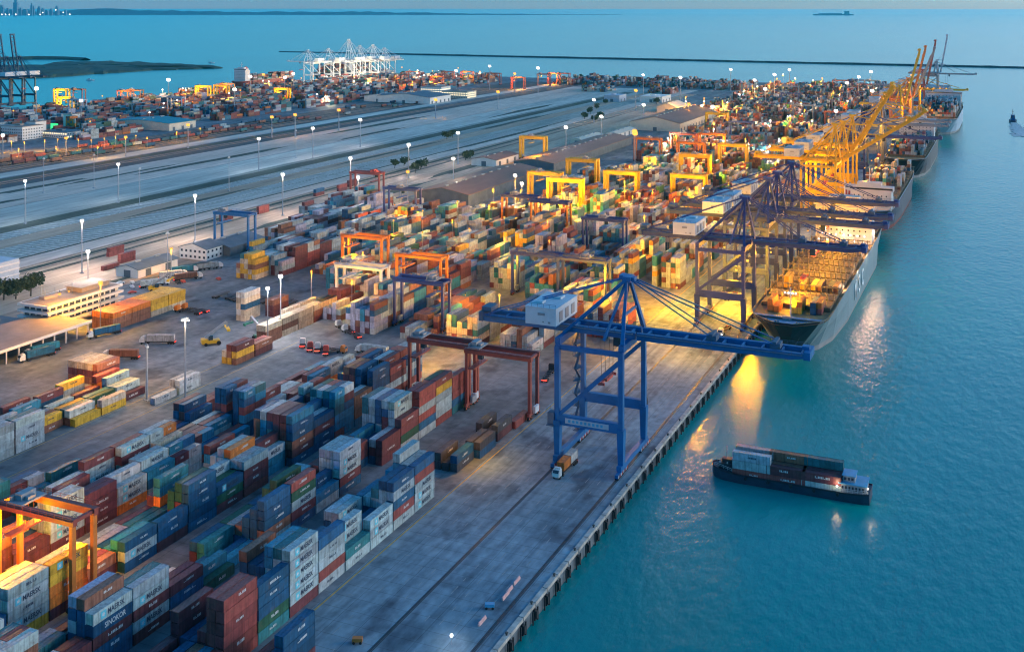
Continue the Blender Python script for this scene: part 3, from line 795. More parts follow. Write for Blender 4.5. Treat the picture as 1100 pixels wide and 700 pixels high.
# navy group over the loading ship
G2 = 'navy quay cranes working the container ship'
make_sts('navy quay crane nearest the stern of the loading ship, boom above its aft hatches', 533, M_navy, M_wht, zg=36.5, apex=59, out=53, back=30, detail=1, group=G2)
make_sts('navy quay crane, second from the ship stern, long pale house on landside', 589, M_navy, M_wht, zg=37.5, apex=60, out=57, back=32, detail=1, group=G2)
make_sts('navy quay crane standing third behind the lit ship hatches', 613.5, M_navy, M_wht, zg=37.5, apex=60, out=57, back=32, detail=1, group=G2)
make_sts('navy quay crane farthest along the ship, beside the yellow cranes', 657, M_navy, M_pale, zg=37.5, apex=60, out=56, back=30, detail=1, group=G2)
# yellow group
G3 = 'yellow quay cranes with raised booms'
make_sts('yellow quay crane lit by sodium lamps, boom raised only part way', 830, M_yel, M_pale, zg=38, apex=66, out=70, back=34, ang=33, detail=1, gauge=24, group=G3)
make_sts('yellow quay crane beyond the half raised one, its boom tilted steeply', 872, M_yel, M_pale, zg=38, apex=64, out=62, back=30, ang=58, detail=1, gauge=24, group=G3)
make_sts('yellow quay crane between the steep booms and the dark bowed ship', 925, M_yel, M_pale, zg=38, apex=64, out=58, back=28, ang=62, detail=1, gauge=24, group=G3)
# far cranes
G4 = 'far quay cranes toward the end of the quay'
for y, mm, ang, lab, ap in ((1000, M_navy, 0, 'dark quay crane lowered over the stern of the black hulled ship', 60), (1110, M_greyc, 0, 'dark quay crane with lowered boom just before the black hulled ship bow', 60),
        (1150, M_greyc, 0, 'dark quay crane with its boom down, second beside the black hulled ship', 60),
        (1335, M_yel, 75, 'tall far crane with lit yellow boom raised, first of the upright booms', 62), (1445, M_ora, 76, 'tall far crane with rusty boom raised upright behind the lit yellow boom', 64),
        (1480, M_greyc, 68, 'grey far crane with a bent gooseneck boom raised over the pale bow', 60), (1606, M_yel, 0, 'far crane with a lamp lit boom lowered across the pale bow', 58),
        (1690, M_mar, 79, 'far crane with red and white boom raised almost upright', 62), (1993, M_greyc, 0, 'farthest crane with boom lowered over empty water', 60), (2020, M_pale, 80, 'farthest pale crane, its slim boom raised highest of all', 62)):
    make_sts(lab, y, mm, M_pale, zg=38, apex=ap, out=60 if ang == 0 else 66, back=24, ang=ang, detail=0, group=G4)
# white cranes on the west quay, booms toward the west
G5 = 'white quay cranes floodlit on the far west quay'
wlab = ['white floodlit crane at the near end of the far west quay, dark boom lowered', 'white floodlit crane second along the far west quay', 'white floodlit crane beside the brightly lit ship in the far west', 'tallest white floodlit crane of the far west quay, behind the lit stacks',
        'white floodlit crane past the tallest one on the far west quay', 'white floodlit crane last along the far west quay, near open sea']
for k, u in enumerate((330, 352, 374, 386, 400, 412)):
    x, y = at(u, (88,87,86,85,85,84)[k])
    make_sts(wlab[k], y, M_wht, M_wht, zg=38, apex=(64,66,84,70,72,64)[k], out=46, back=26, ang=0, detail=0, xw=x, rz=rad(180), group=G5)
G6 = 'dark cranes at the left edge on the west quay'
for k, (u, v) in enumerate(((20,112),(6,113),(-6,114))):
    x, y = at(u, v)
    make_sts(('dark blue crane at far left with twin boom raised highest, white house', 'dark blue crane at the left edge beside the twin raised boom', 'dark blue crane partly cut by the left edge of the view')[k], y, mat('crane_dark_blue', (.008,.05,.10), .5), M_wht, zg=42, apex=74, out=66, back=34, ang=80, detail=0, xw=x, rz=rad(180), group=G6)

# ---- rubber tyred gantries
def make_rtg(main, label, x0, y0, span=25.6, h=22.8, house=M_greyc, trol=.15, legm=None, group=None, detail=True):
    """x0 = left leg centre, y0 = front frame"""
    t = thing('gantry_crane', label, 'gantry crane', (x0, y0, 0), 0, group); legm = legm or main; dp = 7.0; k_ = 1.65 if main is M_yel else 1.0
    for x in (0, span):
        m = MB(); m.box(x-.5, x+.5, -1.5, dp+1.5, 1.5, 2.5); sill = m.build('sill_beam', main, t)
        for y in (0, dp):
            m = MB(); m.box(x-.55*k_, x+.55*k_, y-.65*k_, y+.65*k_, 2.5, h-1.5*k_); m.build('leg', legm, t)
            m = MB()
            for q in (-1.0, 1.0): m.tube((x-.4, y+q, .78), (x+.4, y+q, .78), .78, 12, 0); m.tube((x-.44, y+q, .78), (x+.44, y+q, .78), .3, 8, 1)
            m.box(x-.3, x+.3, y-1.3, y+1.3, .9, 1.5, 1); m.build('wheel', [M_rub, M_redw], t)
        if detail:
            m = MB(); m.box(x+.55, x+1.5, dp*.25, dp*.75, 2.0, 4.4); m.build('power_unit' if x == 0 else 'electrical_cabinet', M_wht if x else house, t)
    for y in (0, dp):
        m = MB(); m.box(-.9, span+.9, y-.7*k_, y+.7*k_, h-1.5*k_, h+.3)
        if detail:
            yy = y + (-.95 if y == 0 else .95); m.box(-.9, span+.9, yy-.4, yy+.4, h-.1, h+.0); rail_run(m, (-.9, yy + (-.4 if y == 0 else .4), h), (span+.9, yy+(-.4 if y == 0 else .4), h), step=2.6)
        m.build('girder', main, t)
    for x in (0, span):
        m = MB(); m.box(x-.45, x+.45, .55, dp-.55, h-1.0, h-.1); m.build('end_tie', main, t)
    tx = 2.5 + trol*(span-6)
    m = MB(); m.box(tx-2.4, tx+2.4, -.6, dp+.6, h+.3, h+.8); m.box(tx-1.8, tx+.4, 1.2, dp-1.0, h+.8, h+2.4); m.box(tx+.8, tx+1.9, 2, 4.5, h+.8, h+1.7); m.box(tx-2.3, tx-1.9, 0, dp, h+.8, h+1.9)
    tr = m.build('trolley', house, t)
    m = MB(); m.box(tx+1.2, tx+3.0, .9, 2.6, h-3.6, h-.9); m.build('cab', M_glass, tr)
    m = MB()
    for a in (-.9, .9):
        for b in (2.2, 4.8): m.bar((tx+a, b, h+.3), (tx+a, b, 16.6), .09, .09)
    m.box(tx-1.2, tx+1.2, -2.6, 9.6, 16.1, 16.6); m.build('spreader', main, tr)
    return t
RTG_LIT = []
rl = [(0, 382.5, M_mar, 'maroon gantry crane closest to the bright blue quay crane, over empty ground', .02, None), (1, 386, M_mar, 'maroon gantry crane on the inland side of its twin, above red topped stacks', .03, None),
  (2, 213.5, M_mar, 'rusty gantry crane with sodium lit orange legs straddling the yellow stack', .2, M_ora),  # orange leg colour stands in for sodium light on the legs
  (6, 547, M_ora, 'orange gantry crane with open dark bay among grey blue stacks', .1, None), (4.6, 483, M_pale, 'pale grey blue gantry crane at the edge of the truck yard', .1, None),
  (3.04, 469, M_navy, 'navy gantry crane in front of the orange lit gantry legs', .85, None), (4, 516, M_ora, 'orange gantry crane just behind the navy one, legs glowing', .1, None),
  (2, 545.5, M_navy, 'navy gantry crane left of its twin, above the white machinery house', .4, None), (1, 544, M_navy, 'navy gantry crane right of its twin, just behind the white machinery house', .6, None),
  (2, 653, M_navy, 'navy gantry crane over pale stacks before the green ones', .5, None), (5, 709, M_navy, 'navy gantry crane in front of the bright yellow gantry pair', .3, M_ora), (4, 697, M_navy, 'navy gantry crane with sodium lamp under its beam, right of the similar one', .7, M_ora),
  (6, 818, M_yel, 'bright yellow gantry crane, left of the overlapping yellow pair', .3, None), (5, 793, M_yel, 'bright yellow gantry crane, right of the overlapping yellow pair', .5, None), (6.0, 902, M_yel, 'yellow gantry crane just behind the overlapping yellow pair', .7, None),
  (4, 847, M_yel, 'yellow gantry crane alone above the green stacks', .5, None), (2, 851, M_yel, 'yellow gantry crane with a white lamp near the navy crane house', .2, None), (9.9, 1041, M_yel, 'yellow gantry crane by itself beside the open railway ground', .4, None),
  (3, 972, M_yel, 'yellow gantry crane behind the one with the white lamp', .5, None), (4, 1058, M_ora, 'brownish gantry crane behind the middle yellow one', .5, None), (2.5, 1061, M_yel, 'slim yellow gantry crane left of the huge sodium lamp', .4, None), (5.9, 1372, M_yel, 'yellow green gantry crane far off before the gabled shed', .4, None),
  (5.8, 1074, M_ora, 'orange gantry crane beside the large orange lamp', .6, None), (10.2, 574, M_blue, 'blue gantry crane at the edge of the bare railway ground', .12, None), (10.8, 760, M_mar, 'maroon gantry crane with red house on the bare railway ground', .9, None),
  (8.4, 703, M_navy, 'purple gantry crane with yellow lit stack below it', .5, None), (5, 1130, M_mar, 'brown gantry crane far behind the slim yellow one', .5, None), (4, 1140, M_ora, 'rusty brown gantry crane far behind the middle yellow ones', .2, None)]
for i, y, mm, lab, tr, lm in rl:
    make_rtg(mm, lab, -186.3-26.4*i, y*.9785, house=(M_redw if 'red house' in lab else M_greyc), trol=tr, legm=lm, group='rubber tyred gantry cranes')
FG = ['far %s gantry crane over the distant stacks near the %s' % (c, w) for c in ('dark','rusty','grey') for w in ('quay end','open sea edge','gabled shed','far lamp row','west quay','long railway')]
k = 0
for i, y in ((1,1950),(2,1955),(3,2060),(2,2058),(4,2040),(0,1650),(3,1500),(1,1420),(5,1700),(6,1850),(0,1250),(4,1250)):
    t = make_rtg((M_greyc, M_mar, M_navy)[k % 3], None, -186.3-26.4*i, y, detail=False, group='gantry cranes over the distant stacks')
    t['label'] = 'distant %s gantry crane among tiny stacks toward the end of the quay' % ('grey','maroon','navy')[k % 3]
    k += 1
k = 0
for u, v, mm, c in ((61,121,M_yel,'yellow'),(74,124,M_pale,'pale'),(58,111,M_yel,'yellow'),(75,111,M_mar,'red'),(126,113,M_mar,'red'),(137,112,M_ora,'orange'),(210,107,M_yel,'yellow'),(230,106,M_yel,'yellow'),(236,104,M_mar,'red'),(180,121,M_pale,'pale'),
        (295,110,M_yel,'yellow'),(437,89,M_mar,'red'),(462,95,M_mar,'red'),(474,89,M_mar,'red'),(495,89,M_mar,'red'),(524,91,M_mar,'red'),(549,96,M_mar,'red'),(577,92,M_mar,'red'),(588,91,M_mar,'red'),(598,91,M_mar,'red')):
    x, y = at(u, v)
    t = make_rtg(mm, None, x, y, detail=False, group='gantry cranes of the far west terminal')
    if k % 2 == 0: lamp(x+12, y-4, 17, PW_*1.2, SODIUM, .6)
    k += 1
    t['label'] = 'small %s gantry crane standing among the stacks of the terminal beyond the railway' % c
# ------------------------------------------------------------------ ships
M_hullg = mat('hull_pale_grey', (.20,.26,.28), .45, var=.14, scale=.12)
M_hullk = mat('hull_black', (.015,.02,.03), .45, var=.2, scale=.2)
M_boot = mat('hull_boot_topping', (.33,.30,.30), .6, var=.2, scale=.2)
M_deck = mat('ship_deck', (.34,.20,.09), .7, var=.3, scale=.3)
M_deckb = mat('mooring_deck', (.25,.30,.42), .6, var=.15, scale=.3)
M_hatch = mat('hatch_cover', (.15,.10,.055), .65, var=.35, scale=.25)
M_lash = mat('lashing_bridge', (.19,.16,.11), .6, var=.25, scale=.3)
M_super = mat('superstructure_white', (.52,.51,.52), .55, var=.08, scale=.2)
M_win = mat('dark_windows', (.03,.035,.05), .2, var=.1)
M_rust = mat('hull_rust_red', (.22,.05,.04), .6, var=.25, scale=.3)
M_hullb = mat('hull_blue_black', (.02,.04,.07), .5, var=.25, scale=.3)

def loft(mb, secs, m=0, cap=True):
    n = len(secs[0]); k = len(mb.v)
    for s in secs: mb.v += [tuple(p) for p in s]
    for i in range(len(secs)-1):
        for j in range(n-1):
            mb.f.append((k+i*n+j, k+i*n+j+1, k+(i+1)*n+j+1, k+(i+1)*n+j)); mb.m.append(m)
    return mb
def hull_parts(t, prof, names, mats, deckz, deckm):
    """prof: list of (y, [(half-width, z) from keel to gunwale]); centred on local x=0. bands split between levels"""
    nb = len(prof[0][1])
    for b, (nm, mm) in enumerate(zip(names, mats)):
        mb = MB()
        a, c = b, b+1
        if b == len(names)-1: c = nb-1
        ls = []
        for y, lv in prof:
            left = [(-lv[i][0], y + lv[i][2], lv[i][1]) for i in range(a, c+1)]
            right = [(lv[i][0], y + lv[i][2], lv[i][1]) for i in range(a, c+1)]
            ls.append((left, right))
        loft(mb, [l[1] for l in ls]); loft(mb, [l[0][::-1] for l in ls])
        for side in (0, -1):      # close the two ends
            l, r = ls[side]; n = len(l); k = len(mb.v); mb.v += l + r
            for j in range(n-1):
                f = (k+j, k+n+j, k+n+j+1, k+j+1); mb.f.append(f if side == 0 else f[::-1]); mb.m.append(0)
        mb.build(nm, mm, t)
    mb = MB(); ps = [(lv[-1][0]-.35, y + lv[-1][2]) for y, lv in prof]
    pts = [(x, y, deckz) for x, y in ps] + [(-x, y, deckz) for x, y in ps[::-1]]
    mb.add(pts, [tuple(range(len(pts)))]); mb.build('deck', deckm, t)
STERN_SPLIT = [None]
def container_ship(label, x, y0, Lg, B, deckz, hull, boot, super_at, loaded, name='container_ship', text=None, near='stern', pal=MID, funnel=M_redw, bands=None, sh=21):
    t = thing(name, label, 'container ship', (x, y0, 0), 0)
    h = B/2; prof = []
    def lv(fr_w, fr_b, dy_w):
        # levels: keel, boot top, mid, gunwale ; fr_w waterline fullness, fr_b deck fullness
        return [(h*fr_w*.9, -7.5, dy_w), (h*fr_w, -1.6, dy_w*.9), (h*(fr_w*.45+fr_b*.55), deckz*.55, dy_w*.35), (h*fr_b, deckz+1.2, 0)]
    if near == 'stern':
        seq = [(0,.25,.0,14),(0.6,.30,.05,14),(4,.55,.10,13),(9,.84,.22,11),(15,.965,.40,8),(26,.99,.62,3),(45,1,.85,0),(80,1,.98,0),(Lg*.72,1,.98,0),(Lg*.86,.93,.62,0),(Lg*.95,.6,.2,0),(Lg,.03,.02,-6)]
    else:
        seq = [(0,.03,.02,10),(3,.30,.05,8),(8,.55,.14,6),(16,.8,.32,4),(30,.95,.62,2),(50,1,.88,0),(80,1,.98,0),(Lg*.9,1,.95,0),(Lg,.95,.6,-6)]
    for y, fd, fw, dy in seq: prof.append((y, lv(max(fw,.02), fd, dy)))
    if bands: hull_parts(t, prof[:4], ['boot_topping', 'stern'], [boot, bands], deckz, M_deck); hull_parts(t, prof[3:], ['boot_topping', 'hull'], [boot, hull], deckz, M_deck)
    else: hull_parts(t, prof, ['boot_topping', 'hull'], [boot, hull], deckz, M_deck)
    m = MB()     # bulwark rail
    ps = [(l[-1][0], y) for y, l in prof]
    for s in (-1, 1):
        for (xa, ya), (xb, yb) in zip(ps[:-1], ps[1:]):
            m.bar((s*xa, ya, deckz+1.25), (s*xb, yb, deckz+1.25), .35, .2)
    m.build('rail', M_lash if hull is M_hullg else M_super, t)
    sa = Lg*super_at
    m = MB(); m.box(-h*.92, h*.92, sa, sa+14, deckz, deckz+sh, 0)
    m.box(-h*1.0, h*1.0, sa+1, sa+9, deckz+sh, deckz+sh+3, 0); m.box(-h*.5, h*.5, sa+3, sa+10, deckz+sh+3, deckz+sh+5.5, 0)
    su = m.build('superstructure', [M_super], t)
    for fz in range(int(sh/3.4)):
        for q in range(9): pbox('window', M_win, su, -h*.8+q*h*.187, -h*.8+q*h*.187+.8, sa-.08, sa, deckz+4+fz*2.8, deckz+4.9+fz*2.8)
    pbox('bridge_window', M_win, su, -h*.97, h*.97, sa+.92, sa+1, deckz+sh+1, deckz+sh+2.2)
    m = MB(); m.box(-2.6, 2.6, sa+15, sa+22, deckz, deckz+sh+4); m.tube((-.8, sa+18, deckz+sh+4), (-.8, sa+18, deckz+sh+7), .7); m.tube((.9, sa+19, deckz+sh+4), (.9, sa+19, deckz+sh+6.5), .6); m.build('funnel', funnel, t)
    m = MB(); m.tube((0, sa+6, deckz+sh+5.5), (0, sa+6, deckz+sh+15), .35, 6); m.box(-3, 3, sa+5.7, sa+6.3, deckz+sh+10, deckz+sh+10.5); m.build('mast', M_super, t)
    y = 30 if near == 'stern' else 34
    k = 0
    end = Lg*.88
    while y < end:
        if y + 13.5 > sa - 2 and y < sa + 24: y = sa + 25; continue
        m = MB()
        for q in range(4): 
            xa = -h*.9 + q*h*.45; m.box(xa+.15, xa+h*.45-.15, y, y+12.6, deckz, deckz+1.9)
        m.build('hatch_cover', M_hatch, t)
        m = MB(); m.box(-h*.95, h*.95, y+12.9, y+14.1, deckz+4.2, deckz+4.5)
        q = -h*.95
        while q < h*.95: m.box(q, q+.45, y+12.9, y+14.1, deckz, deckz+4.9); q += 2.6
        m.build('lashing_bridge', M_lash, t)
        if R.random() < loaded:
            for r in range(int(B*.92/2.55)):
                n = (R.choice((0,0,1,1,2)) if loaded < .5 else R.randint(0, 4)) if loaded < 1 else R.randint(2, 6)
                if n: stack(x-h*.92+1.3+r*2.55, y0+y+.2, ''.join(pick(pal) for _ in range(n)), where='ship', z=deckz+1.92, row=int(y0)+r, bay=k)
        y += 14.6; k += 1
    return t, su, prof
ship1, su1, prof1 = container_ship('pale grey container ship with sodium lit empty hatches being worked by navy cranes', -90.5, 488, 285, 34.5, 13.0, M_hullg, M_boot, .66, 0.14, bands=M_hullk, pal=dict(n=.4,k=.25,y=.15,l=.2))
# mooring deck, mast and a few loads at the near end
m = MB(); pts = []
for (y, l) in prof1[:5]: pts.append((l[-1][0]-.5, y+.4))
pts = [(a, b) for a, b in pts]; poly = pts + [(-a, b) for a, b in pts[::-1]]
m.add([(a, b, 13.15) for a, b in poly], [tuple(range(len(poly)))]); m.build('mooring_deck', M_deckb, ship1)
for a, b in ((-9,5),(-4,4),(5,4.5),(9,6.5),(0,8)):
    m = MB(); m.box(a-.6,a+1.8,b-.5,b+.5,13.16,13.3); m.tube((a,b,13.2),(a,b,14.0),.45,8); m.tube((a+1.2,b,13.2),(a+1.2,b,14.0),.45,8); m.build('bollard', M_greyc, ship1)
pbox('mooring_winch', M_greyc, ship1, -2, 2, 8.5, 11, 13.16, 14.8)
m = MB(); m.tube((1,12,13),(1,12,27),.3,6); m.box(-1.6,3.6,11.8,12.2,24,24.4); m.build('mast', M_super, ship1)
for a in (-1.4, 0.2, 1.9, 3.4): pball('floodlight', M_lampw, ship1, (a, 11.6, 24.6), .38)
for a, b, z, c in ((-100,508,14.9,'oo'),(-97.3,508,14.9,'o'),(-90,509,14.9,'y'),(-87.4,509,14.9,'yo'),(-81.5,510,14.9,'bb'),(-79,511,14.9,'ro')): stack(a, b, c, 'deckload', z=z-1.75, row=int(-a), bay=int(b))
for a in range(-12, 14, 4): pball('deck_light', M_lampw, ship1, (a, 187.4, 17.5), .42)
for a in range(-14, 15, 5): pball('deck_light', M_lampw, ship1, (a, 187.4, 14.2), .42)
M_msc = mat('hull_lettering_white', (.80,.82,.82), .5, var=.04)
for i, ch in enumerate('MSC'):
    me = text_mesh(ch, M_msc); yy = 104 + i*14.5
    o = link('lettering', me, ship1, (17.36, yy, 6.0), (0, 0, rad(90))); o.scale = (13, 10, 12.5)
ship2, _, _ = container_ship('container ship with pale superstructure moored beyond the loading ship, below the yellow cranes', -90, 785, 235, 32, 12.0, M_hullb, M_rust, .05, .75, name='container_ship', sh=13)
ship3, _, _ = container_ship('dark hulled container ship showing its wide black end and white rail, past the yellow cranes', -89, 1052, 270, 36, 14, M_hullk, M_boot, .55, .8)
ship4, _, _ = container_ship('pale blue container ship with flared end under the upright far booms', -84, 1440, 250, 46, 15, mat('hull_pale_blue', (.30,.42,.52), .5, var=.1, scale=.1), M_boot, .6, 1.0)
ship5, _, _ = container_ship('brightly lit container ship at the far west quay among white cranes', -1330, 1960, 220, 32, 14, M_hullb, M_rust, .5, 1.0, pal=FAR)
ship6, _, _ = container_ship('rust orange container ship at the near end of the far west quay', -1328, 1690, 190, 28, 12, M_rust, M_rust, .1, .9, pal=FAR)

# barge
bx, by = -65.3, 365.0
brot = rad(0)
barge = thing('cargo_barge', 'dark low cargo barge under way on open water, loaded with containers', 'barge', (bx, by, 0)); barge.scale = (.9, .92, .92)
m = MB(); secs = []
for xx, w, z0, z1 in ((-28.2,.6,-3.3,-.2),(-27.2,2.6,-4.2,-.5),(-24,4.4,-5,-.9),(-18,5.2,-5.2,-1.4),(20,5.3,-5.2,-1.4),(25.5,5.2,-5.0,-1.0),(27.5,4.6,-4.6,-.8)):
    secs.append([(xx,-w*.85,z0),(xx,-w,z1),(xx,w,z1),(xx,w*.85,z0)])
loft(m, secs); m.add(secs[-1], [(0,1,2,3)]); m.add(secs[0], [(3,2,1,0)])
m.build('hull', M_hullb, barge)
m = MB()
for a, b in zip(secs[:-1], secs[1:]):
    m.bar(Vector(a[1])+Vector((0,0,.15)), Vector(b[1])+Vector((0,0,.15)), .3, .5); m.bar(Vector(a[2])+Vector((0,0,.15)), Vector(b[2])+Vector((0,0,.15)), .3, .5)
m.build('gunwale', M_hullk, barge)
m = MB(); m.box(-25.5,-19.5,-2.6,2.6,-1.2,1.0,0); m.box(-24.5,-21,-1.2,1.2,1.0,2.2,0); m.tube((-23,0,2.2),(-23,0,6.5),.14,6,1); m.bar((-23,-1,4.8),(-23,1,4.8),.12,.12,1)
for q in range(6): m.box(-25.2+q*.9,-24.8+q*.9,-2.5+(q%3)*1.6,-2.0+(q%3)*1.6,1.0,1.6,1)
m.build('foredeck_gear', [M_hullk, M_super], barge)
m = MB(); m.box(17.5,26.3,-4.0,4.0,-1.4,1.6,0); m.box(17.1,26.7,-4.4,4.4,1.6,1.85,1); m.box(18.5,22.5,-2.8,2.8,1.85,3.9,0); m.box(18.2,22.8,-3.1,3.1,3.9,4.1,1)
dh = m.build('deckhouse', [M_greyc, M_blue2], barge)
for q in range(7): pbox('window', M_win, dh, 18.2+q*1.15, 18.8+q*1.15, -4.08, -4.0, -.3, .9)
for q in range(3): pbox('window', M_win, dh, 18.9+q*1.2, 19.7+q*1.2, -2.87, -2.8, 2.5, 3.4)
pball('deck_lamp', M_lampw, barge, (16.8,-4.6,.6), .3); pball('deck_lamp', M_lampw, barge, (27.0,-4.2,1.2), .28)
m = MB(); rail_run(m, (-27,-2,-.3), (-20,-4.9,-.6), step=1.6); rail_run(m, (-27,2,-.3), (-20,4.9,-.6), step=1.6); rail_run(m, (17,-5.1,-.9), (27,-4.7,-.7), step=1.6); m.build('rail', M_super, barge)
for q in (-15,-7,1,9,17):
    for sgn in (-1,1): m = MB(); m.tube((q,sgn*5.35,-1.9),(q,sgn*5.75,-1.9),.55,10); m.build('tyre_fender', M_rub, barge)
lamp(bx+15.0, by-5.0, 1.4, 160, WARM, .3); lamp(bx+25.4, by-4.8, 2.0, 120, WARM, .3)
BARGE = []
def bcont(lx, ly, cols, L=L4):
    for t, c in enumerate(cols):
        CONT.append(dict(x=bx+lx, y=by+ly, z=-2.3+t*HT, L=L, c=c, where='barge', tier=t, n=len(cols), row=int(ly+10), bay=int(lx), half=-1, word=None, rz=-90))
for lx, cs in ((-18.0, ('bw','ww','rbw')), (-7.0, ('rm','mn','mmn')), (4.0, ('wm','mm','mmt'))):
    for q, ly in enumerate((-2.6, 0, 2.6)): bcont(lx, ly, cs[2-q] if False else ('rbw' if lx < -10 and q == 0 else cs[q]) if q != 0 else {(-18.0): 'rww', (-7.0): 'rm', (4.0): 'wm'}[lx])
# tug and its wake
tg = at(1088, 131, WZ)
tug = thing('tugboat', 'dark blue tugboat heading away and leaving a white wake', 'tugboat', (tg[0], tg[1], WZ), 0)
m = MB(); secs = []
for yy, w in ((-12,3.8),(-9,4.8),(0,5.2),(8,4.4),(12,2.2),(13.4,.3)): secs.append([(-w*.8,yy,-1.5),(-w,yy,2.2+max(0,yy)*.08),(w,yy,2.2+max(0,yy)*.08),(w*.8,yy,-1.5)])
loft(m, secs); m.add(secs[0], [(0,1,2,3)]); m.add([s[1] for s in secs]+[s[2] for s in secs[::-1]], [tuple(range(12))]); m.build('hull', M_hullb, tug)
m = MB(); m.box(-3,3,-4,6,2.4,5.6); m.box(-2.3,2.3,-1,4,5.6,9); m.box(-2.8,2.8,-1.4,4.4,9,9.4); m.build('wheelhouse', M_blue, tug)
m = MB(); m.tube((0,0,9.4),(0,0,17),.35,6); m.bar((-1.6,0,13.5),(1.6,0,13.5),.3,.3); m.build('mast', M_hullk, tug)
for sgn in (-2,2): m = MB(); m.tube((sgn,-3,5.6),(sgn,-3,8.6),.6,8); m.build('funnel', M_hullk, tug)
M_foam = setting_mat('wake_foam', (.35,.42,.44), (.80,.82,.80), .3)
m = MB()
for i in range(520):
    q = R.random()**1.15; w = 3 + 11*q**.8; x = R.gauss(0, .42)*w; y = -13 - 170*q
    rx, ry = R.uniform(.5,1.6)*(1+q), R.uniform(1.5,6)*(1+q); k = 8
    m.add([(x+rx*math.cos(2*math.pi*j/k)*R.uniform(.6,1.2), y+ry*math.sin(2*math.pi*j/k)*R.uniform(.6,1.2), .12+.0006*i) for j in range(k)], [tuple(range(k))])
wk = m.build('wake_foam', M_foam); wk.location = (tg[0], tg[1], WZ); wk.rotation_euler = (0,0,rad(4)); tag(wk, kind='stuff')
# a ship on the horizon and small boats off the spit
x, y = at(905, 11.2, WZ)
D = 24000; l = (895-CX)*D/F; x = l*CY-D*SY; y = l*SY+D*CY
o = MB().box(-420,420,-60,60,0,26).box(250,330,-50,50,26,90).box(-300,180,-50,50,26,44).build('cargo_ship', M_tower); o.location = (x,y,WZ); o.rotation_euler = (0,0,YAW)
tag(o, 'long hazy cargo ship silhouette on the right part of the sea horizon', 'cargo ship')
def small_boat(u, v, lab):
    x, y = at(u, v, WZ); t = thing('motor_boat', lab, 'boat', (x,y,WZ), YAW)
    m = MB(); m.prism([(-8,-2),(5,-2.2),(9,0),(5,2.2),(-8,2)], -.5, 1.8); m.build('hull', M_super, t)
    m = MB(); m.box(-5,1,-1.5,1.5,1.8,4.2); m.build('cabin', M_super, t)
small_boat(97,86.5,'tiny white boat off the wooded spit'); small_boat(227,68,'tiny pale boat beyond the tip of the wooded spit')
# ------------------------------------------------------------------ buildings
M_wallw = mat('white_render', (.62,.61,.58), .7, var=.12, scale=.2)
M_wallc = mat('cream_render', (.55,.50,.40), .7, var=.12, scale=.2)
M_roofb = mat('brown_roof', (.20,.12,.09), .7, var=.22, scale=.08, stretch=(1,.25,1))
M_roofg = mat('grey_blue_roof', (.09,.12,.15), .6, var=.25, scale=.15)
M_rooft = mat('teal_roof', (.02,.22,.27), .6, var=.2, scale=.1)
M_slab = mat('floor_slab', (.56,.53,.52), .7, var=.1, scale=.3)
M_wind = mat('window_dark', (.05,.06,.08), .25, var=.2)
M_winlit = emit('window_lit', (1,.80,.45), .8)
M_winlitc = emit('window_lit_cool', (.85,1,.85), .7)
M_greenlit = emit('green_glow', (.05,.8,.25), .5)
M_flat = mat('flat_roof', (.28,.22,.19), .8, var=.2, scale=.12)

M_galv = mat('galvanised_sheet', (.26,.28,.29), .5)
def shed(name, label, x0, x1, y0, y1, h, rise, wall, roof, cat='warehouse', windows=0, lit=False, group=None, flat=False, z=0):
    t = thing(name, label, cat, ((x0+x1)/2, (y0+y1)/2, z), 0, group)
    a, b = (x1-x0)/2, (y1-y0)/2
    m = MB(); m.box(-a, a, -b, b, 0, h)
    if not flat:
        for s in (-1, 1):
            vs = [(-a, s*b, h), (a, s*b, h), (0, s*b, h+rise)]; m.add(vs, [(0,1,2) if s < 0 else (2,1,0)])
    w = m.build('wall', wall, t)
    m = MB()
    if flat: m.box(-a-.4, a+.4, -b-.4, b+.4, h+.01, h+.55); m.box(-a*.4, a*.1, -b*.3, b*.1, h+.55, h+2.2)
    else: m.gable(-a, a, -b, b, h+.02, h+rise+.02, .8)
    m.build('roof', roof, t)
    if windows:
        fl = max(1, int(h/3.3))
        for k in range(fl):
            z0 = k*3.3 + 1.1
            n = max(2, int(2*a/3.2)); wm = M_winlit if lit and R.random() < .7 else M_wind
            for q in range(n):
                xx = -a + (q+.5)*2*a/n; pbox('window', wm, w, xx-.75, xx+.75, -b-.06, -b, z0, z0+1.35)
            n = max(2, int(2*b/3.4)); wm = M_winlit if lit and R.random() < .7 else M_wind
            for q in range(n):
                yy = -b + (q+.5)*2*b/n; pbox('window', wm, w, a, a+.06, yy-.8, yy+.8, z0, z0+1.35)
    else:
        n = max(1, int(2*b/14))
        for q in range(n):
            yy = -b + (q+.5)*2*b/n; pbox('roller_door', M_roofg, w, a, a+.08, yy-2.2, yy+2.2, 0.05, min(4.4, h-.6))
        pbox('roller_door', M_roofg, w, -2.4, 2.4, -b-.08, -b, .05, min(4.6, h-.6))
    if not flat and 2*b > 25:
        for q in range(int(2*b/16)): pbox('ridge_vent', M_galv, t, -.7, .7, -b+6+q*16, -b+10+q*16, h+rise+.1, h+rise+1.1)
    return t
shed('white_shed', 'low white gabled shed with open lit side beside the office tower end', -459, -443, 481, 513, 4.6, 2.2, M_wallw, M_roofg)
shed('office_house', 'two storey white house with dark windows and blue grey gable roof', -457, -437, 531, 546, 6.6, 3.0, M_wallw, M_roofg, cat='office', windows=1)
shed('open_shed', 'dark blue roofed open shed adjoining the two storey white house', -456, -432, 547, 580, 5.0, 3.2, M_roofg, M_roofg, cat='shed')
shed('warehouse', 'long brown roofed warehouse with grey gable behind the yellow lit stack', -421, -376, 758, 905, 8.5, 4.2, M_roofg, M_roofb)
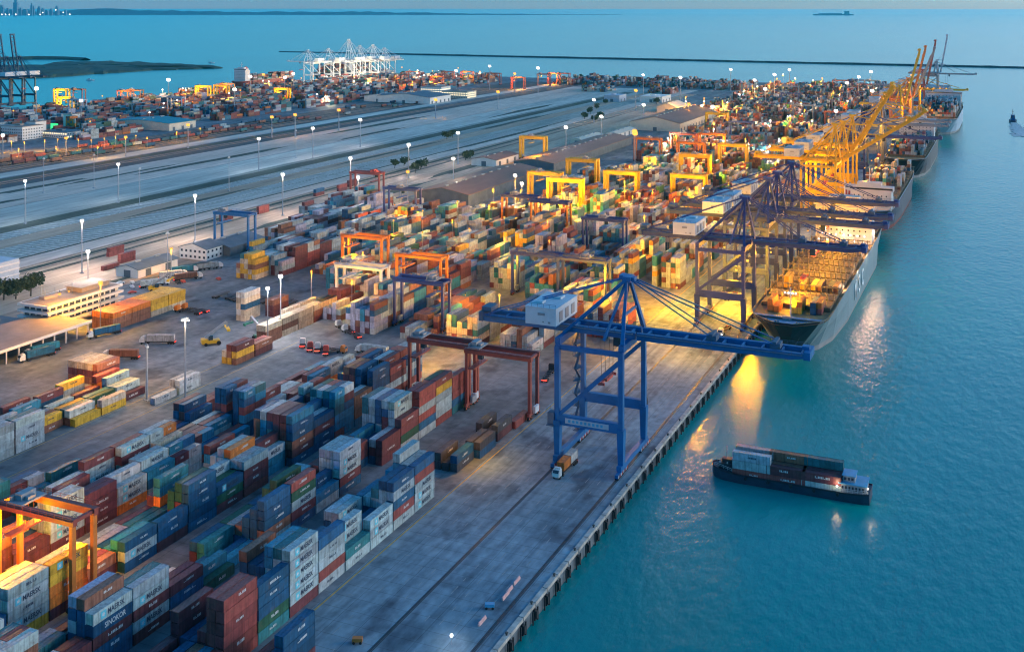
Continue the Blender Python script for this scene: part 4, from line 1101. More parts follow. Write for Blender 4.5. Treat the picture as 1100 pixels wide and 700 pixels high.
shed('warehouse', 'low long brown roofed warehouse under the large orange lamp', -424, -384, 950, 1180, 7.5, 3, M_roofg, M_roofb)
shed('warehouse', 'cream gabled warehouse with dark roof in front of the distant stacks', -431, -368, 1318, 1500, 10, 7, M_wallc, M_roofb)
shed('white_shed', 'long white shed with brown roof near the single yellow gantry crane', -472, -446, 958, 1010, 6, 2.4, M_wallw, M_roofb)
shed('pale_shed', 'pale green lit shed among trees at the railway edge', -445, -430, 1150, 1215, 5, 2, M_wallc, M_wallc, cat='shed')
shed('pale_shed', 'small pale tiled shed beyond the green lit one', -430, -415, 1225, 1290, 5, 2, M_wallw, M_wallc, cat='shed')
shed('round_shed', 'small tan domed shed left of the distant gabled warehouse', -470, -440, 1560, 1620, 7, 6, M_wallc, M_wallc, cat='shed')
shed('factory', 'white factory hall among the lamps where the railway ground ends', -545, -508, 1715, 1765, 9, 2, M_wallw, M_wallw, cat='factory', flat=True)
shed('factory', 'blue grey tank house beside the white factory hall', -600, -574, 1700, 1735, 10, 2, M_pale, M_pale, cat='factory', flat=True)
# left terminal
def b_at(u, v, w, l, h, **k):
    x, y = at(u, v); return (x-w, x, y, y+l, h)
for (u, v, w, l, h, rise, wall, roof, lab, kw) in (
  (24,151,34,30,15,1,M_wallw,M_flat,'white office block with rows of windows by the left edge, across the railway',dict(windows=1,flat=True,cat='office block',lit=False)),
  (38,148,14,16,18,1,M_wallw,M_flat,'narrow white tower block beside the white office block across the railway',dict(flat=True,cat='office block')),
  (72,149,38,26,7,1,M_wallw,M_roofg,'low white lit office with a bright window band across the railway',dict(windows=1,lit=True,flat=True,cat='office')),
  (77,138,14,14,17,1,M_wallw,M_flat,'small white block standing behind the low lit office',dict(flat=True,cat='office block')),
  (182,141,95,48,9,3,M_wallc,M_rooft,'wide teal roofed warehouse with cream end wall across the railway',dict()),
  (462,112,95,70,10,5,M_wallw,M_roofg,'grey roofed hall with a pale gable across the far railway',dict()),
  (474,104,40,34,16,1,M_wallw,M_flat,'white four floor office behind the far grey roofed hall',dict(windows=1,flat=True,cat='office block',lit=True)),
  (502,106,48,34,11,1,M_wallc,M_flat,'long cream office with lit windows right of the white four floor office',dict(windows=1,lit=True,flat=True,cat='office')),
  (420,110,50,40,9,3,M_wallw,M_roofg,'smaller pale shed left of the far grey roofed hall',dict())):
    x, y = at(u, v)
    shed('office_block' if 'cat' in kw else 'warehouse', lab, x-w, x, y, y+l, h, rise, wall, roof, **kw)
o = MB().box(-8,8,-6,6,0,9).build('green_shelter', M_greenlit); o.location = at(53,141)+(0,)  # whole box glows: the green light on it is put into its material
tag(o, 'green lit shelter between the white office blocks across the railway', 'shelter')

# the tiered office beside the truck yard, and its lit canopy roof
t = thing('office_building', 'tiered white office with long floor bands and sodium lit rooftop by the truck yard', 'office building', (-421, 410, 0))
m = MB(); m.box(-4, 12, -24, 20, 0, 11.4); cw = m.build('wall', M_wallc, t)
for k in range(4):
    m = MB(); z = 1.9 + k*2.9; m.box(-6.0, 14.6 - k*.5, -26, 22, z, z+1.15); m.build('floor_band', M_slab, t)
    m = MB(); z0 = z+1.15
    if k < 3:
        for q in range(11): pbox('window', M_wind, cw, 12.0, 12.08, -23+q*3.8, -20.2+q*3.8, z0, z0+1.4)
        for q in range(4): pbox('window', M_wind, cw, -3.4+q*3.8, -.6+q*3.8, -24.08, -24, z0, z0+1.4)
m = MB(); m.box(-4.6, 12.6, -24.6, 20.6, 11.42, 11.9); m.box(-2, 8, 0, 18, 11.9, 13.8); m.box(-2.6, 8.6, -.6, 18.6, 13.8, 14.2); m.box(-1, 3, -18, -10, 11.9, 13.2); ro = m.build('roof', M_flat, t)
for a, b in ((3,-18),(7,-14),(-4,-16),(8,-4)): m = MB(); m.tube((a*.6+1,b,11.9),(a*.6+1,b,17.5),.12,6); m.build('roof_pole', M_greyc, ro)
t = thing('truck_canopy', 'wide flat lit canopy roof with open white truck bays along its front', 'canopy', (-402, 350, 0))
m = MB(); m.box(-17, 15, -42, 40, 5.6, 6.5); m.build('roof', M_flat, t)
m = MB(); m.box(-17.4, 15.4, -42.4, -42, 5.5, 6.7); m.box(15, 15.4, -42, 40, 5.5, 6.7); m.build('fascia', M_slab, t)
for q in range(13):
    m = MB(); yy = -40+q*6.5; m.box(14.2, 14.7, yy, yy+.5, 0, 5.6); m.box(-16, -15.5, yy, yy+.5, 0, 5.6); m.build('post', M_slab, t)
t = thing('flat_shed', 'dark flat roofed shed with pale roof vents behind the lit canopy', 'shed', (-428, 350, 0))
m = MB(); m.box(-11, 6, -45, 32, 0, 4.6); m.build('wall', M_wallc, t); m = MB(); m.box(-11.5, 6.5, -45.5, 32.5, 4.6, 5.1); ro = m.build('roof', M_roofg, t)
for q in range(9): pbox('vent', M_slab, ro, -4, -1, -40+q*8, -38+q*8, 5.1, 5.9)
# grey striped stack shelter at the left edge
t = thing('silo_shelter', 'pale slatted storage tower cut by the left edge above the trees', 'storage tower', at(0,312)+(0,))
m = MB(); m.box(-10, 5, -8, 8, 0, 16); w = m.build('wall', M_pale, t)
for k in range(5): MB().box(-10.2, 5.3, -8.3, 8.3, 1.5+k*3, 2.3+k*3).build('floor_band', M_slab, t)

# ------------------------------------------------------------------ trees
M_leaf = mat('leaf_dark', (.035,.06,.03), .7, var=.55, scale=.5); M_leaf2 = mat('leaf_mid', (.055,.08,.035), .7, var=.5, scale=.6); M_bark = mat('bark', (.09,.07,.055), .85)
def make_tree(label, x, y, h, r, group, n=420, s=.55, seed=0):
    g = random.Random(seed); t = thing('leafy_tree', label, 'tree', (x, y, 0), 0, group)
    m = MB(); m.tube((0,0,0),(.2,.1,h*.45),r*.075,7,0,r*.05)
    for k in range(5):
        a = g.uniform(0,6.28); m.tube((.2,.1,h*.38),(r*.6*math.cos(a), r*.6*math.sin(a), h*g.uniform(.6,.85)), r*.045, 5, 0, r*.02)
    m.build('trunk', M_bark, t)
    m = MB(); lobes = [(Vector((g.uniform(-.6,.6)*r, g.uniform(-.6,.6)*r, h*g.uniform(.5,.86))), r*g.uniform(.35,.6)) for _ in range(10)]
    for k in range(n):
        c, q = lobes[g.randrange(10)]; d = Vector((g.gauss(0,1), g.gauss(0,1), g.gauss(0,.8))).normalized()*q*g.uniform(.5,1.05); p = c + d
        a = Vector((g.gauss(0,1),g.gauss(0,1),g.gauss(0,1))).normalized(); b = a.orthogonal().normalized(); z = s*g.uniform(.6,1.5)
        m.add([p-a*z, p+b*z*.8, p+a*z, p-b*z*.8], [(0,1,2,3)], g.randrange(2))
    m.build('crown', [M_leaf, M_leaf2], t)
    return t
tg_ = 'trees behind the office canopy'
for k, (u, v, h, r, lab) in enumerate(((4,322,10,6,'dark tree nearest the left edge behind the canopy'),(17,321,10,5.5,'dark tree in the middle of the three behind the canopy'),(33,318,11,6.5,'largest round dark tree, right of the three behind the canopy'))):
    x, y = at(u, v); make_tree(lab, x, y, h, r, tg_, n=900, s=.6, seed=k)
k = 10
for u, v in ((628,128),(634,123),(641,117),(650,112),(656,109),(662,106),(638,131),(645,128),(424,181),(434,178),(446,186),(452,182),(500,172),(505,170),(480,150),(486,148),(705,112),(708,110),(625,84),(632,86),(640,85)):
    x, y = at(u, v); make_tree('small dark tree in the green belt beside the railway ground', x, y, R.uniform(7,10), R.uniform(4,6), 'trees of the railway green belt', n=420, s=.75, seed=k); k += 1

# ------------------------------------------------------------------ lamp masts
def mast(label, x, y, h, col, power, heads=6, r=.16, ring=1.5, off=False, hs=.55, group='floodlight masts'):
    t = thing('lamp_mast', label, 'lamp mast', (x, y, 0), 0, group)
    big = depth(x, y) > 900
    m = MB(); m.tube((0,0,0),(0,0,h),r*2.2,8,0,r*1.2); m.box(-.9,.9,-.9,.9,0,.5); m.build('pole', M_mast, t)
    m = MB(); m.tube((0,0,h-.1),(0,0,h+.5),.5,8); m.box(-ring*.8,ring*.8,-.14,.14,h-.05,h+.15); m.box(-.14,.14,-ring*.8,ring*.8,h-.05,h+.15); m.build('head_frame', M_mast, t)
    mm = MB()
    for q in range(heads):
        a = 2*math.pi*q/heads + .4; mm.ball((ring*.5*math.cos(a), ring*.5*math.sin(a), h-.3+(.45*hs if q % 2 else -.55*hs)), hs, 7, 5)
    mm.build('lamp_head', M_masthead if off else (M_lamps if col is SODIUM else M_lampw), t)
    if not off and power: lamp(x, y, h-1.3, power, col, .9)
    return t
M_mast = mat('galvanised_mast', (.30,.32,.35), .5, var=.15); M_masthead = mat('unlit_lamp_glass', (.6,.6,.58), .3)
PW = 26000
def base_xy(u, v, h): return at(u, v, h)
MASTS = [ # u, v of the head, height, colour, power scale, label
 (301.5,296,28,PINK,1.0,'bright white floodlight mast behind the tall white stack'),(287.5,309,25,COOL,.25,'thin mast with small bluish lamp before the long tan row'),
 (209.5,209.6,30,PINK,.7,'white floodlight mast on bare railway ground, left of the blue gantry crane'),(303.7,187,30,PINK,.6,'white floodlight mast on bare railway ground, above the stray red containers'),
 (384.7,190,30,PINK,.5,'white floodlight mast beside the maroon gantry with red house'),(88,236.5,30,PINK,.7,'white floodlight mast among the sleepers at the left'),
 (94.5,269.5,28,PINK,.8,'white floodlight mast in front of the stray red containers'),(108,303,22,SODIUM,1.6,'orange floodlight mast at the corner of the tiered office'),
 (438,184,25,SODIUM,.9,'orange floodlight mast beyond the maroon gantry with red house'),(487,170,26,WARM,.8,'warm floodlight mast beside the long brown roofed warehouse'),
 (439,155,30,PINK,.5,'white floodlight mast mid railway ground, third of its row'),(376.5,169.5,30,PINK,.45,'white floodlight mast on the railway ground before the dark track'),
 (492,142.5,30,PINK,.6,'white floodlight mast on the railway ground near the long white shed'),(336,137.5,30,PINK,.3,'small white floodlight mast at the far edge of the railway ground'),(387,128.5,30,PINK,.5,'white floodlight mast just before the far terminal sheds'),
 (278,148.6,30,COOL,.2,'faint white mast at the far edge of the pale pavement'),(127,176,30,COOL,.2,'faint white mast left of centre on the pale pavement'),(27,194,30,COOL,.2,'faint white mast near the left edge of the pale pavement'),
 (202,134,25,SODIUM,.7,'orange mast right of the teal roofed warehouse'),(553.4,188,26,PINK,.9,'white mast by the yellow gantry pair, upper of two lamps'),(560.6,196.5,22,PINK,.5,'white mast by the yellow gantry pair, lower of two lamps'),
 (682,142,30,SODIUM,2.2,'mast with the large orange lamp above the gabled warehouse yard'),(842.5,150,42,SODIUM,3.4,'tall mast with the biggest orange lamp, at the tail of the yellow cranes'),
 (646,125,30,WARM,.9,'warm mast over the green lit sheds'),(608,136.5,30,PINK,.9,'white mast over the green lit trees'),(638,107,30,WARM,.5,'warm mast at the narrow end of the railway ground'),
 (683,97,30,SODIUM,.8,'orange mast before the white factory hall'),(691.5,112.5,26,WARM,.6,'warm mast right of the domed shed'),(765.6,114.5,30,WARM,1.0,'warm mast near the yellow green gantry crane'),
 (898,119,34,WARM,1.0,'warm mast behind the steep yellow booms'),(822,95.5,30,PINK,.7,'white lamp mast deep among the distant stacks'),(832,80,40,WARM,1.0,'tall warm mast on the sea side of the distant stacks'),
 (785,74.5,40,PINK,.7,'tall white mast standing against the sea, left of the warm one'),(848,75,40,COOL,.5,'tall thin mast against the sea right of the warm one'),(731,83,40,PINK,.6,'white mast against the sea left of the distant gantries'),
 (691,80.5,40,COOL,.2,'faint mast against the sea near the middle'),(937,97.5,30,PINK,.9,'white mast below the distant gantry crane row'),(935.6,77,40,PINK,.8,'double white mast against the sea by the far booms'),(922.5,82.5,40,PINK,.5,'small white mast against the sea beside the double one'),
 (910,89,34,PINK,.6,'white mast between the distant gantry cranes'),(810.5,86,36,PINK,.4,'small white mast above the distant stacks'),(740,111.5,24,SODIUM,.5,'small orange mast in the distant stacks left of centre'),
 (578,73,44,WARM,1.0,'tall warm mast against the sea above the red gantry row'),(526,71,44,WARM,.6,'tall mast against the sea left of the warm one'),(553,79,34,SODIUM,.5,'orange mast on top of the far red gantry crane'),(490,76,40,PINK,.8,'white mast against the sea beside the far red gantries'),
 (535,98.5,26,SODIUM,.8,'orange mast right of the far cream office'),(468,107,26,SODIUM,.7,'orange mast in front of the far white office'),(364,118,26,SODIUM,.7,'orange mast amid the west terminal stacks'),(317,123,26,SODIUM,.7,'orange mast at the near edge of the west terminal'),
 (292,125.5,24,SODIUM,.8,'yellow orange mast over lit vehicles of the west terminal'),(269,82,40,PINK,.9,'white mast against the water at the west terminal corner'),(283,80,36,SODIUM,.8,'orange mast at the end of the far west quay'),(306,83,36,PINK,.8,'white mast by the rust orange ship'),
 (315,79,36,WARM,.6,'warm mast at the first white crane'),(252,96,36,PINK,1.0,'white mast on the near shore of the basin'),(181,85.6,40,PINK,1.2,'bright white mast against the basin water'),(87,108,34,WARM,.9,'warm mast over the stacks by the basin'),(39,95,42,WARM,1.3,'bright mast beside the dark cranes at left'),
 (3,145,26,WARM,.5,'pinkish mast at the left edge across the railway'),(135,147,20,SODIUM,.4,'small yellow mast before the teal roofed warehouse'),(71,148,18,SODIUM,.3,'small yellow mast before the low lit office'),(372,66,40,WARM,.01,'lamp mast among the white cranes'),(184,266,16,SODIUM,.2,'small pinkish lamp post by the two storey white house')]
for u, v, h, c, p, lab in MASTS:
    x, y = at(u, v, h)
    p0 = p
    if x < -430 and x > -800: p *= 2.2
    d = depth(x, y); big = min(2.6, max(1, d/620))
    mast(lab, x, y, h, c, PW*p, hs=.55*big*(.7+.3*min(1.4,p0) if p0 < 2 else 2.1), ring=1.1*big, r=.16*min(2, max(1, d/700)))
mast('tall pale mast with twin lamps standing by the lit white containers', -289.5, 339.5, 31, WARM, PW*.45, heads=4, r=.2, ring=2.4, hs=.4)
mast('dark mast with unlit head rising before the white truck', -302.5, 333, 21, WARM, 0, heads=2, r=.24, ring=.5, off=True)
for u, v in ((180,305),(150,220),(47,207),(101,202),(246,205),(318,150)):
    x, y = at(u, v) if v > 200 else at(u, v+20)
    mast('thin unlit lamp mast on the open railway ground', x, y, 28, WARM, 0, heads=4, ring=1.2, off=True, r=.13, group='unlit masts of the railway ground')
# ------------------------------------------------------------------ trucks, trailers, handlers
M_cabw = mat('cab_white', (.62,.62,.60), .4); M_chas = mat('chassis_black', (.03,.03,.035), .6); M_tail = emit('tail_light', (1,.05,.03), 2.5); M_headl = emit('head_light', (1,.95,.8), 5)
WHEEL = MB().tube((0,-.24,0),(0,.24,0),.5,10).mesh('wheel', M_rub); CARWHEEL = MB().tube((0,-.1,0),(0,.1,0),.33,8).mesh('wheel', M_rub)
BOGIE = MB().tube((-.9,-.8,.5),(.9,-.8,.5),.46,8).tube((-.9,.8,.5),(.9,.8,.5),.46,8).box(-.8,.8,-1,1,.5,.9).mesh('bogie', M_rub)
def make_truck(label, x, y, rz, cabm=M_cabw, box=None, trailer=True, cat='truck', lit=False, group=None, name='container_truck'):
    """heading +x locally"""
    t = thing(name, label, cat, (x, y, 0), rad(rz), group)
    m = MB(); m.box(.4,2.2,-1.2,1.2,.9,3.1); m.box(2.2,2.8,-1.15,1.15,.9,2.2); m.add([(2.2,-1.15,2.2),(2.8,-1.15,2.2),(2.8,1.15,2.2),(2.2,1.15,2.2),(2.2,-1.1,3.0),(2.2,1.1,3.0)], [(0,1,4),(3,5,2),(1,2,5,4)])
    m.box(.5,1.5,-1.0,1.0,3.1,3.5); cb = m.build('cab', cabm, t)
    m = MB(); m.add([(2.84,-1,2.15),(2.84,1,2.15),(2.28,.98,2.96),(2.28,-.98,2.96)], [(0,1,2,3)]); m.build('windscreen', M_glass, cb)
    for s in (-1, 1): MB().box(2.8,2.86,s*.95-.2,s*.95+.2,1.0,1.3).build('headlight', M_headl if lit else M_super, cb)
    m = MB(); m.box(-13.0 if trailer else -3.0, 2.4, -.5, .5, .75, 1.1)
    if trailer: m.box(-13.0,-.4,-1.2,-.95,1.1,1.35); m.box(-13.0,-.4,.95,1.2,1.1,1.35); 
    for k in range(6 if trailer else 3): m.box(-12.8+k*2.4 if trailer else -2.8+k*1.2, -12.5+k*2.4 if trailer else -2.5+k*1.2, -1.2,1.2,1.1,1.3)
    m.build('chassis', M_chas, t)
    for xx in ((1.7,-1.0,-10.2,-11.4,-12.5) if trailer else (1.7,-1.4,-2.5)):
        for sgn in (-1, 1): link('wheel', WHEEL, t, (xx, sgn*.98, .5))
    MB().box(-13.06 if trailer else -3.06,-13.0 if trailer else -3.0,-1.1,1.1,.9,1.1).build('tail_light', M_tail, t)
    if box:
        CONT.append(dict(x=x + math.cos(rad(rz))*-12.6, y=y + math.sin(rad(rz))*-12.6, z=1.36, L=L4, c=box, where='truck', tier=0, n=1, row=int(x), bay=int(y), half=-1, word=None, rz=rz-90, of=label))
    return t
def tr_at(u, v, *a, **k): x, y = at(u, v); return make_truck(a[0], x, y, *a[1:], **k)
TG = 'container trucks in the truck yard'
tr_at(117,385,'truck with brown container pulling out across the truck yard',203,box='n',group=TG)
tr_at(157,369,'white truck with white container following across the truck yard',205,box='a',group=TG)
tr_at(27,388,'truck with dark blue container near the canopy, tail lights on',255,box='b',group=TG); tr_at(33,383,'truck with pale topped blue container beside it',255,box='c',group=TG)
tr_at(100,363,'truck with short blue load at the orange block corner',250,box='b',group=TG)
tr_at(193,335,'truck with orange cab lights behind the orange block',180,M_ora,lit=True,group=TG); tr_at(201,333,'twin truck with orange cab behind the orange block',180,M_ora,lit=True,group=TG)
tr_at(189,322,'dark truck parked past the orange block',70,M_blue,group=TG)
tr_at(176,306,'truck with pale tanker box by the white shed',60,box='w',group=TG)
for k, (u, v) in enumerate(((20,370),(29,367),(38,364),(47,361),(55,358),(13,373),(62,355))):
    x, y = at(u, v); make_truck('white truck nosed into a bay of the lit canopy', x, y, -15, trailer=False, group='white trucks in the canopy bays', name='truck')
for k, (u, v, c) in enumerate(((207,292,'c'),(216,290,'t'),(226,289,'t'),(196,297,'a'),(234,288,'w'),(212,299,'n'))):
    tr_at(u, v, ('truck with blue container in the parked line below the white house','truck with teal container in the parked line below the white house','second truck with teal container below the white house','truck with white container at the end of the parked line','truck with grey container last in the parked line','truck with brown container in front of the parked line')[k], 57, box=c, group='trucks parked below the white house')
tr_at(365,352,'white truck with empty trailer by the pale gantry crane',150,group=TG); tr_at(372,357,'second white truck near the pale gantry crane',150,group=TG)
for k, (u, v) in enumerate(((325,372),(333,376),(341,377),(350,380))): tr_at(u, v, 'yard truck queued on the lane before the near stacks', 120, M_redw if k % 2 else M_cabw, trailer=False, group='yard trucks queued on the lane', name='yard_truck')
tr_at(284,612,'truck with red tail lights down a lane between near stacks',66,M_mar,trailer=False,name='yard_truck')
tr_at(782,322,'truck with headlights on the yellow lit quay, heading to the near crane',-95,lit=True,name='yard_truck'); tr_at(775,360,'truck with headlights beside the loading ship end',-92,lit=True,name='yard_truck',box=None)
tr_at(590,365,'dark yard truck under the bright blue crane',88,M_chas,name='yard_truck'); tr_at(592,400,'empty dark trailer truck on the lane behind the bright blue crane',100,M_chas,name='yard_truck')
# truck under the near crane with mixed load
ux, uy = at(598, 507)
make_truck('white truck with orange box under the landside leg of the bright blue crane', ux+2, uy-3, -92, lit=False, name='yard_truck', trailer=True)
CONT.append(dict(x=ux+1.9, y=uy-1.5, z=1.36, L=6.06, c='o', where='truck', tier=0, n=1, row=1, bay=1, half=-1, word=None, of='white truck under the bright blue crane'))
CONT.append(dict(x=ux+1.9, y=uy+5, z=1.36, L=6.06, c='a', where='truck', tier=0, n=1, row=1, bay=2, half=-1, word=None, of='white truck under the bright blue crane'))
def reach_stacker(label, x, y, rz, col=M_yel, group=None):
    t = thing('reach_stacker', label, 'reach stacker', (x, y, 0), rad(rz), group)
    m = MB(); m.box(-4.5,3.2,-1.6,1.6,.9,2.2); m.box(-4.8,-2.2,-1.7,1.7,1.2,3.0); m.build('body', col, t)
    for xx, r in ((2.6,.95),(-3.0,.75)):
        for s in (-1, 1): m = MB(); m.tube((xx,s*1.4,r),(xx,s*2.1,r),r,12); m.build('wheel', M_rub, t)
    m = MB(); m.box(-1.6,.2,-.8,.8,2.2,4.0); m.build('cab', M_glass, t)
    m = MB(); m.bar((-3.2,0,3.4),(6.2,0,9.6),.9,1.0); m.bar((6.2,0,9.6),(6.6,0,7.2),.7,.7); bm = m.build('boom', M_greyc, t)
    m = MB(); m.box(5.9,7.3,-3.4,3.4,6.6,7.1); m.box(5.9,7.3,-3.8,-3.4,6.1,7.1); m.box(5.9,7.3,3.4,3.8,6.1,7.1); m.build('spreader', col, bm)
    return t
x, y = at(228, 370); reach_stacker('yellow reach stacker with its boom raised beside the mixed pile', x, y, 48)
x, y = at(280, 365); reach_stacker('dark green reach stacker at the near end of the long tan row', x, y, 170, mat('machine_green', (.02,.16,.10), .5))
x, y = at(384, 322); reach_stacker('yellow reach stacker under the pale gantry crane', x, y, 20)
x, y = at(170, 313); reach_stacker('yellow green forklift between the white shed and the orange block', x, y, 20)
for k in range(16):
    u0 = 300 + k*17; x = -292 + 8.3*k; y = (412 if k % 2 else 418) + R.uniform(-2, 2)
    if x > -196: break
    make_truck('container truck driving the crossing lane behind the near yard', x, y, 0 if k % 2 else 180, (M_cabw, M_redw, M_blue, M_ora)[k % 4], box=pick(MID) if k % 3 else None, lit=(k % 4 == 0), group='trucks on the crossing lane behind the near yard') if R.random() < .5 else None
for k in range(14):
    x = -330 - 3.6*k; y = 468 + 1.2*(k % 3)
    t = thing('parked_trailer', 'empty flat trailer parked in the row at the back of the truck yard', 'trailer', (x, y, 0), rad(90), 'parked flat trailers of the truck yard') if k % 4 else None
    if t:
        m = MB(); m.box(-6,6,-1.2,1.2,1.0,1.3); m.box(-6,6.4,-.4,.4,.7,1.0); m.build('bed', M_chas, t)
        for a in (-5,-3.8,-2.6):
            for sgn in (-1,1): link('wheel', WHEEL, t, (a, sgn*.98, .5))
        m = MB(); m.box(4.4,4.6,-.8,-.6,0,1.0); m.box(4.4,4.6,.6,.8,0,1.0); m.bar((4.5,-.7,.5),(4.5,.7,.5),.1,.1); m.build('landing_leg', M_chas, t)
# cars
def car(label, x, y, rz, col, group):
    t = thing('parked_car', label, 'car', (x, y, 0), rad(rz), group)
    m = MB(); m.box(-2.1,2.1,-.85,.85,.35,.95); m.add([(-1.6,-.8,.95),(1.1,-.8,.95),(1.1,.8,.95),(-1.6,.8,.95),(-1.1,-.7,1.45),(.5,-.7,1.45),(.5,.7,1.45),(-1.1,.7,1.45)], [(4,5,6,7),(0,1,5,4),(1,2,6,5),(2,3,7,6),(3,0,4,7)]); m.build('body', col, t)
    for a in (-1.3,1.3):
        for s in (-1,1): link('wheel', CARWHEEL, t, (a, s*.79, .33))
for k in range(16):
    x, y = at(22+k*7+R.uniform(-2,2), 345+R.uniform(-3,3)-k*1.0) if k < 6 else at(R.uniform(128,235), R.uniform(299,318))
    car(('small %s car parked by the white shed' if k >= 6 else 'small %s car parked behind the lit canopy') % ('white','dark','red')[k % 3], x, y, R.choice((60,150)), (M_cabw, M_chas, M_redw)[k % 3], 'cars by the offices')
# small lit service lamp and gear on the apron in the foreground
x, y = at(485, 692); t = thing('work_light', 'small bright work lamp standing on the dark quay at the bottom edge', 'work light', (x, y, 0))
MB().tube((0,0,0),(0,0,2.0),.08,6).build('pole', M_mast, t); MB().ball((0,0,2.2),.4,8,6).build('lamp_head', M_lampw, t); lamp(x, y, 2.9, 260, COOL, .3)
for u, v, c, lab in ((526,653,M_blue2,'small teal utility cart on the quay edge lane'),(384,690,M_ora,'small orange barrow left on the dark apron')):
    x, y = at(u, v); t = thing('utility_cart', lab, 'cart', (x, y, 0), .4)
    MB().box(-1.2,1.2,-.7,.7,.5,1.3).build('body', c, t)
    for a in (-.8,.8):
        for s in (-1,1): link('wheel', CARWHEEL, t, (a, s*.7, .33))
for u, v in ((555,625),(547,635),(543,641),(518,668)):
    x, y = at(u, v); m = MB(); m.prism([(-.25,-2),(.25,-2),(.25,2),(-.25,2)], 0, .5); m.prism([(-.12,-1.9),(.12,-1.9),(.12,1.9),(-.12,1.9)], .5, .9); o = m.build('barrier', mat('barrier_pink', (.62,.36,.34), .7)); o.location = (x, y, .02)
    tag(o, 'short pale pink barrier block lying by the waterside crane rail', 'barrier', 'barriers by the waterside rail')
# people would be a few centimetres of a pixel: none are discernible
# container wagons on the far tracks
for k, (xr) in enumerate((-854.7,-874.7,-894.7,-913)):
    y = 560 + 60*k
    while y < 1560:
        if R.random() < (.9 if y < 1250 and k in (1,2) else .3):
            t = thing('rail_wagon', 'flat rail wagon in the container trains across the pale railway ground', 'rail wagon', (xr, y, 0), 0, 'container wagons on the far tracks')
            m = MB(); m.box(-1.2,1.2,0,13.6,.9,1.25); m.build('bed', M_chas, t)
            for yy in (2.2, 11.4): link('bogie', BOGIE, t, (0, yy, 0))
            if R.random() < .85: stack(xr, y+.7, pick(dict(m=3,r=3,b=2,n=2,w=1,t=1)), where='train', z=1.3, row=k, bay=int(y))
        y += 14.6
# ------------------------------------------------------------------ which 300 containers show largest in the photo
def proj(x, y, z):
    l = x*CY + y*SY; d = -x*SY + y*CY
    return CX + F*l/d, HY + F*(CH-z)/d
BOXH = {}
def hk(x, y): return (int(x//4), int(y//8))
for c in CONT:
    c.setdefault('rz', 0)
    if abs(c['rz']) < 1:
        c['bb'] = (c['x']-1.22, c['x']+1.22, c['y'], c['y']+c['L'], c['z'], c['z']+HT)
        if depth(c['x'], c['y']) < 800:
            for ix in range(int(c['bb'][0]//4), int(c['bb'][1]//4)+1):
                for iy in range(int(c['bb'][2]//8), int(c['bb'][3]//8)+1): BOXH.setdefault((ix, iy), []).append(c)
def blocked(p):
    x, y, z = p; n = math.sqrt(x*x+y*y); dx, dy = -x/n, -y/n; dz = (CH-z)/n; st = 1.1
    k = 0
    while z < 18 and k < 60:
        for c in BOXH.get(hk(x, y), ()):
            b = c['bb']
            if b[0] < x < b[1] and b[2] < y < b[3] and b[4] < z < b[5]: return True
        x += dx*st; y += dy*st; z += dz*st; k += 1
    return False
def quad_area(ps):
    q = [proj(*p) for p in ps]; a = 0
    for (x0,y0),(x1,y1) in zip(q, q[1:]+q[:1]): a += x0*y1-x1*y0
    cx = sum(p[0] for p in q)/4; cy = sum(p[1] for p in q)/4
    return abs(a)/2 if (0 < cx < 1100 and 9 < cy < 700) else 0
def score(c):
    if 'bb' not in c:
        if depth(c['x'], c['y']) > 700: return 0
        return 2600*(440/depth(c['x'], c['y']))**2*.06
    x0, x1, y0, y1, z0, z1 = c['bb']
    if depth(c['x'], c['y']) > 620: return 0
    s = 0; e = .12
    for ps, pts in (([(x0,y0,z1),(x1,y0,z1),(x1,y1,z1),(x0,y1,z1)], [((x0+x1)/2, y0+(y1-y0)*t, z1+e) for t in (.15,.5,.85)]),
                    ([(x1,y0,z0),(x1,y1,z0),(x1,y1,z1),(x1,y0,z1)], [(x1+e, y0+(y1-y0)*t, z0+HT*.55) for t in (.1,.35,.65,.9)]),
                    ([(x0,y0,z0),(x1,y0,z0),(x1,y0,z1),(x0,y0,z1)], [((x0+x1)/2, y0-e, z0+HT*.55)])):
        a = quad_area(ps)
        if a > .5: s += a*sum(not blocked(p) for p in pts)/len(pts)
    return s
for c in CONT: c['s'] = score(c) + (12 if c.get('word') else 0)*(1 if c['where'] == 'near' else 0)
ranked = sorted(CONT, key=lambda c: -c['s'])
CH300 = [c for c in ranked[:296] if c['s'] > 6]
sel = set(id(c) for c in CH300)
def tierword(c):
    t, n = c['tier'], c['n']
    if n == 1: return 'lying alone'
    if t == n-1: return 'topmost'
    if t == 0: return 'lowest'
    return {n-2: 'second from top', n-3: 'third from top', n-4: 'fourth from top', n-5: 'fifth from top'}[t]
def near_label(c, blk, col):
    L = ('%s, %s row from quay, %s bay before maroon gantry crane' % (tierword(c), ordinal(blk*6+c['row']+1), ordinal(max(1, 20-c['bay']))))
    h = '' if c['half'] < 0 else ('short ', 'short rear ')[c['half']]
    return '%s%s container %s' % (h, col, L)
used_labels = {}
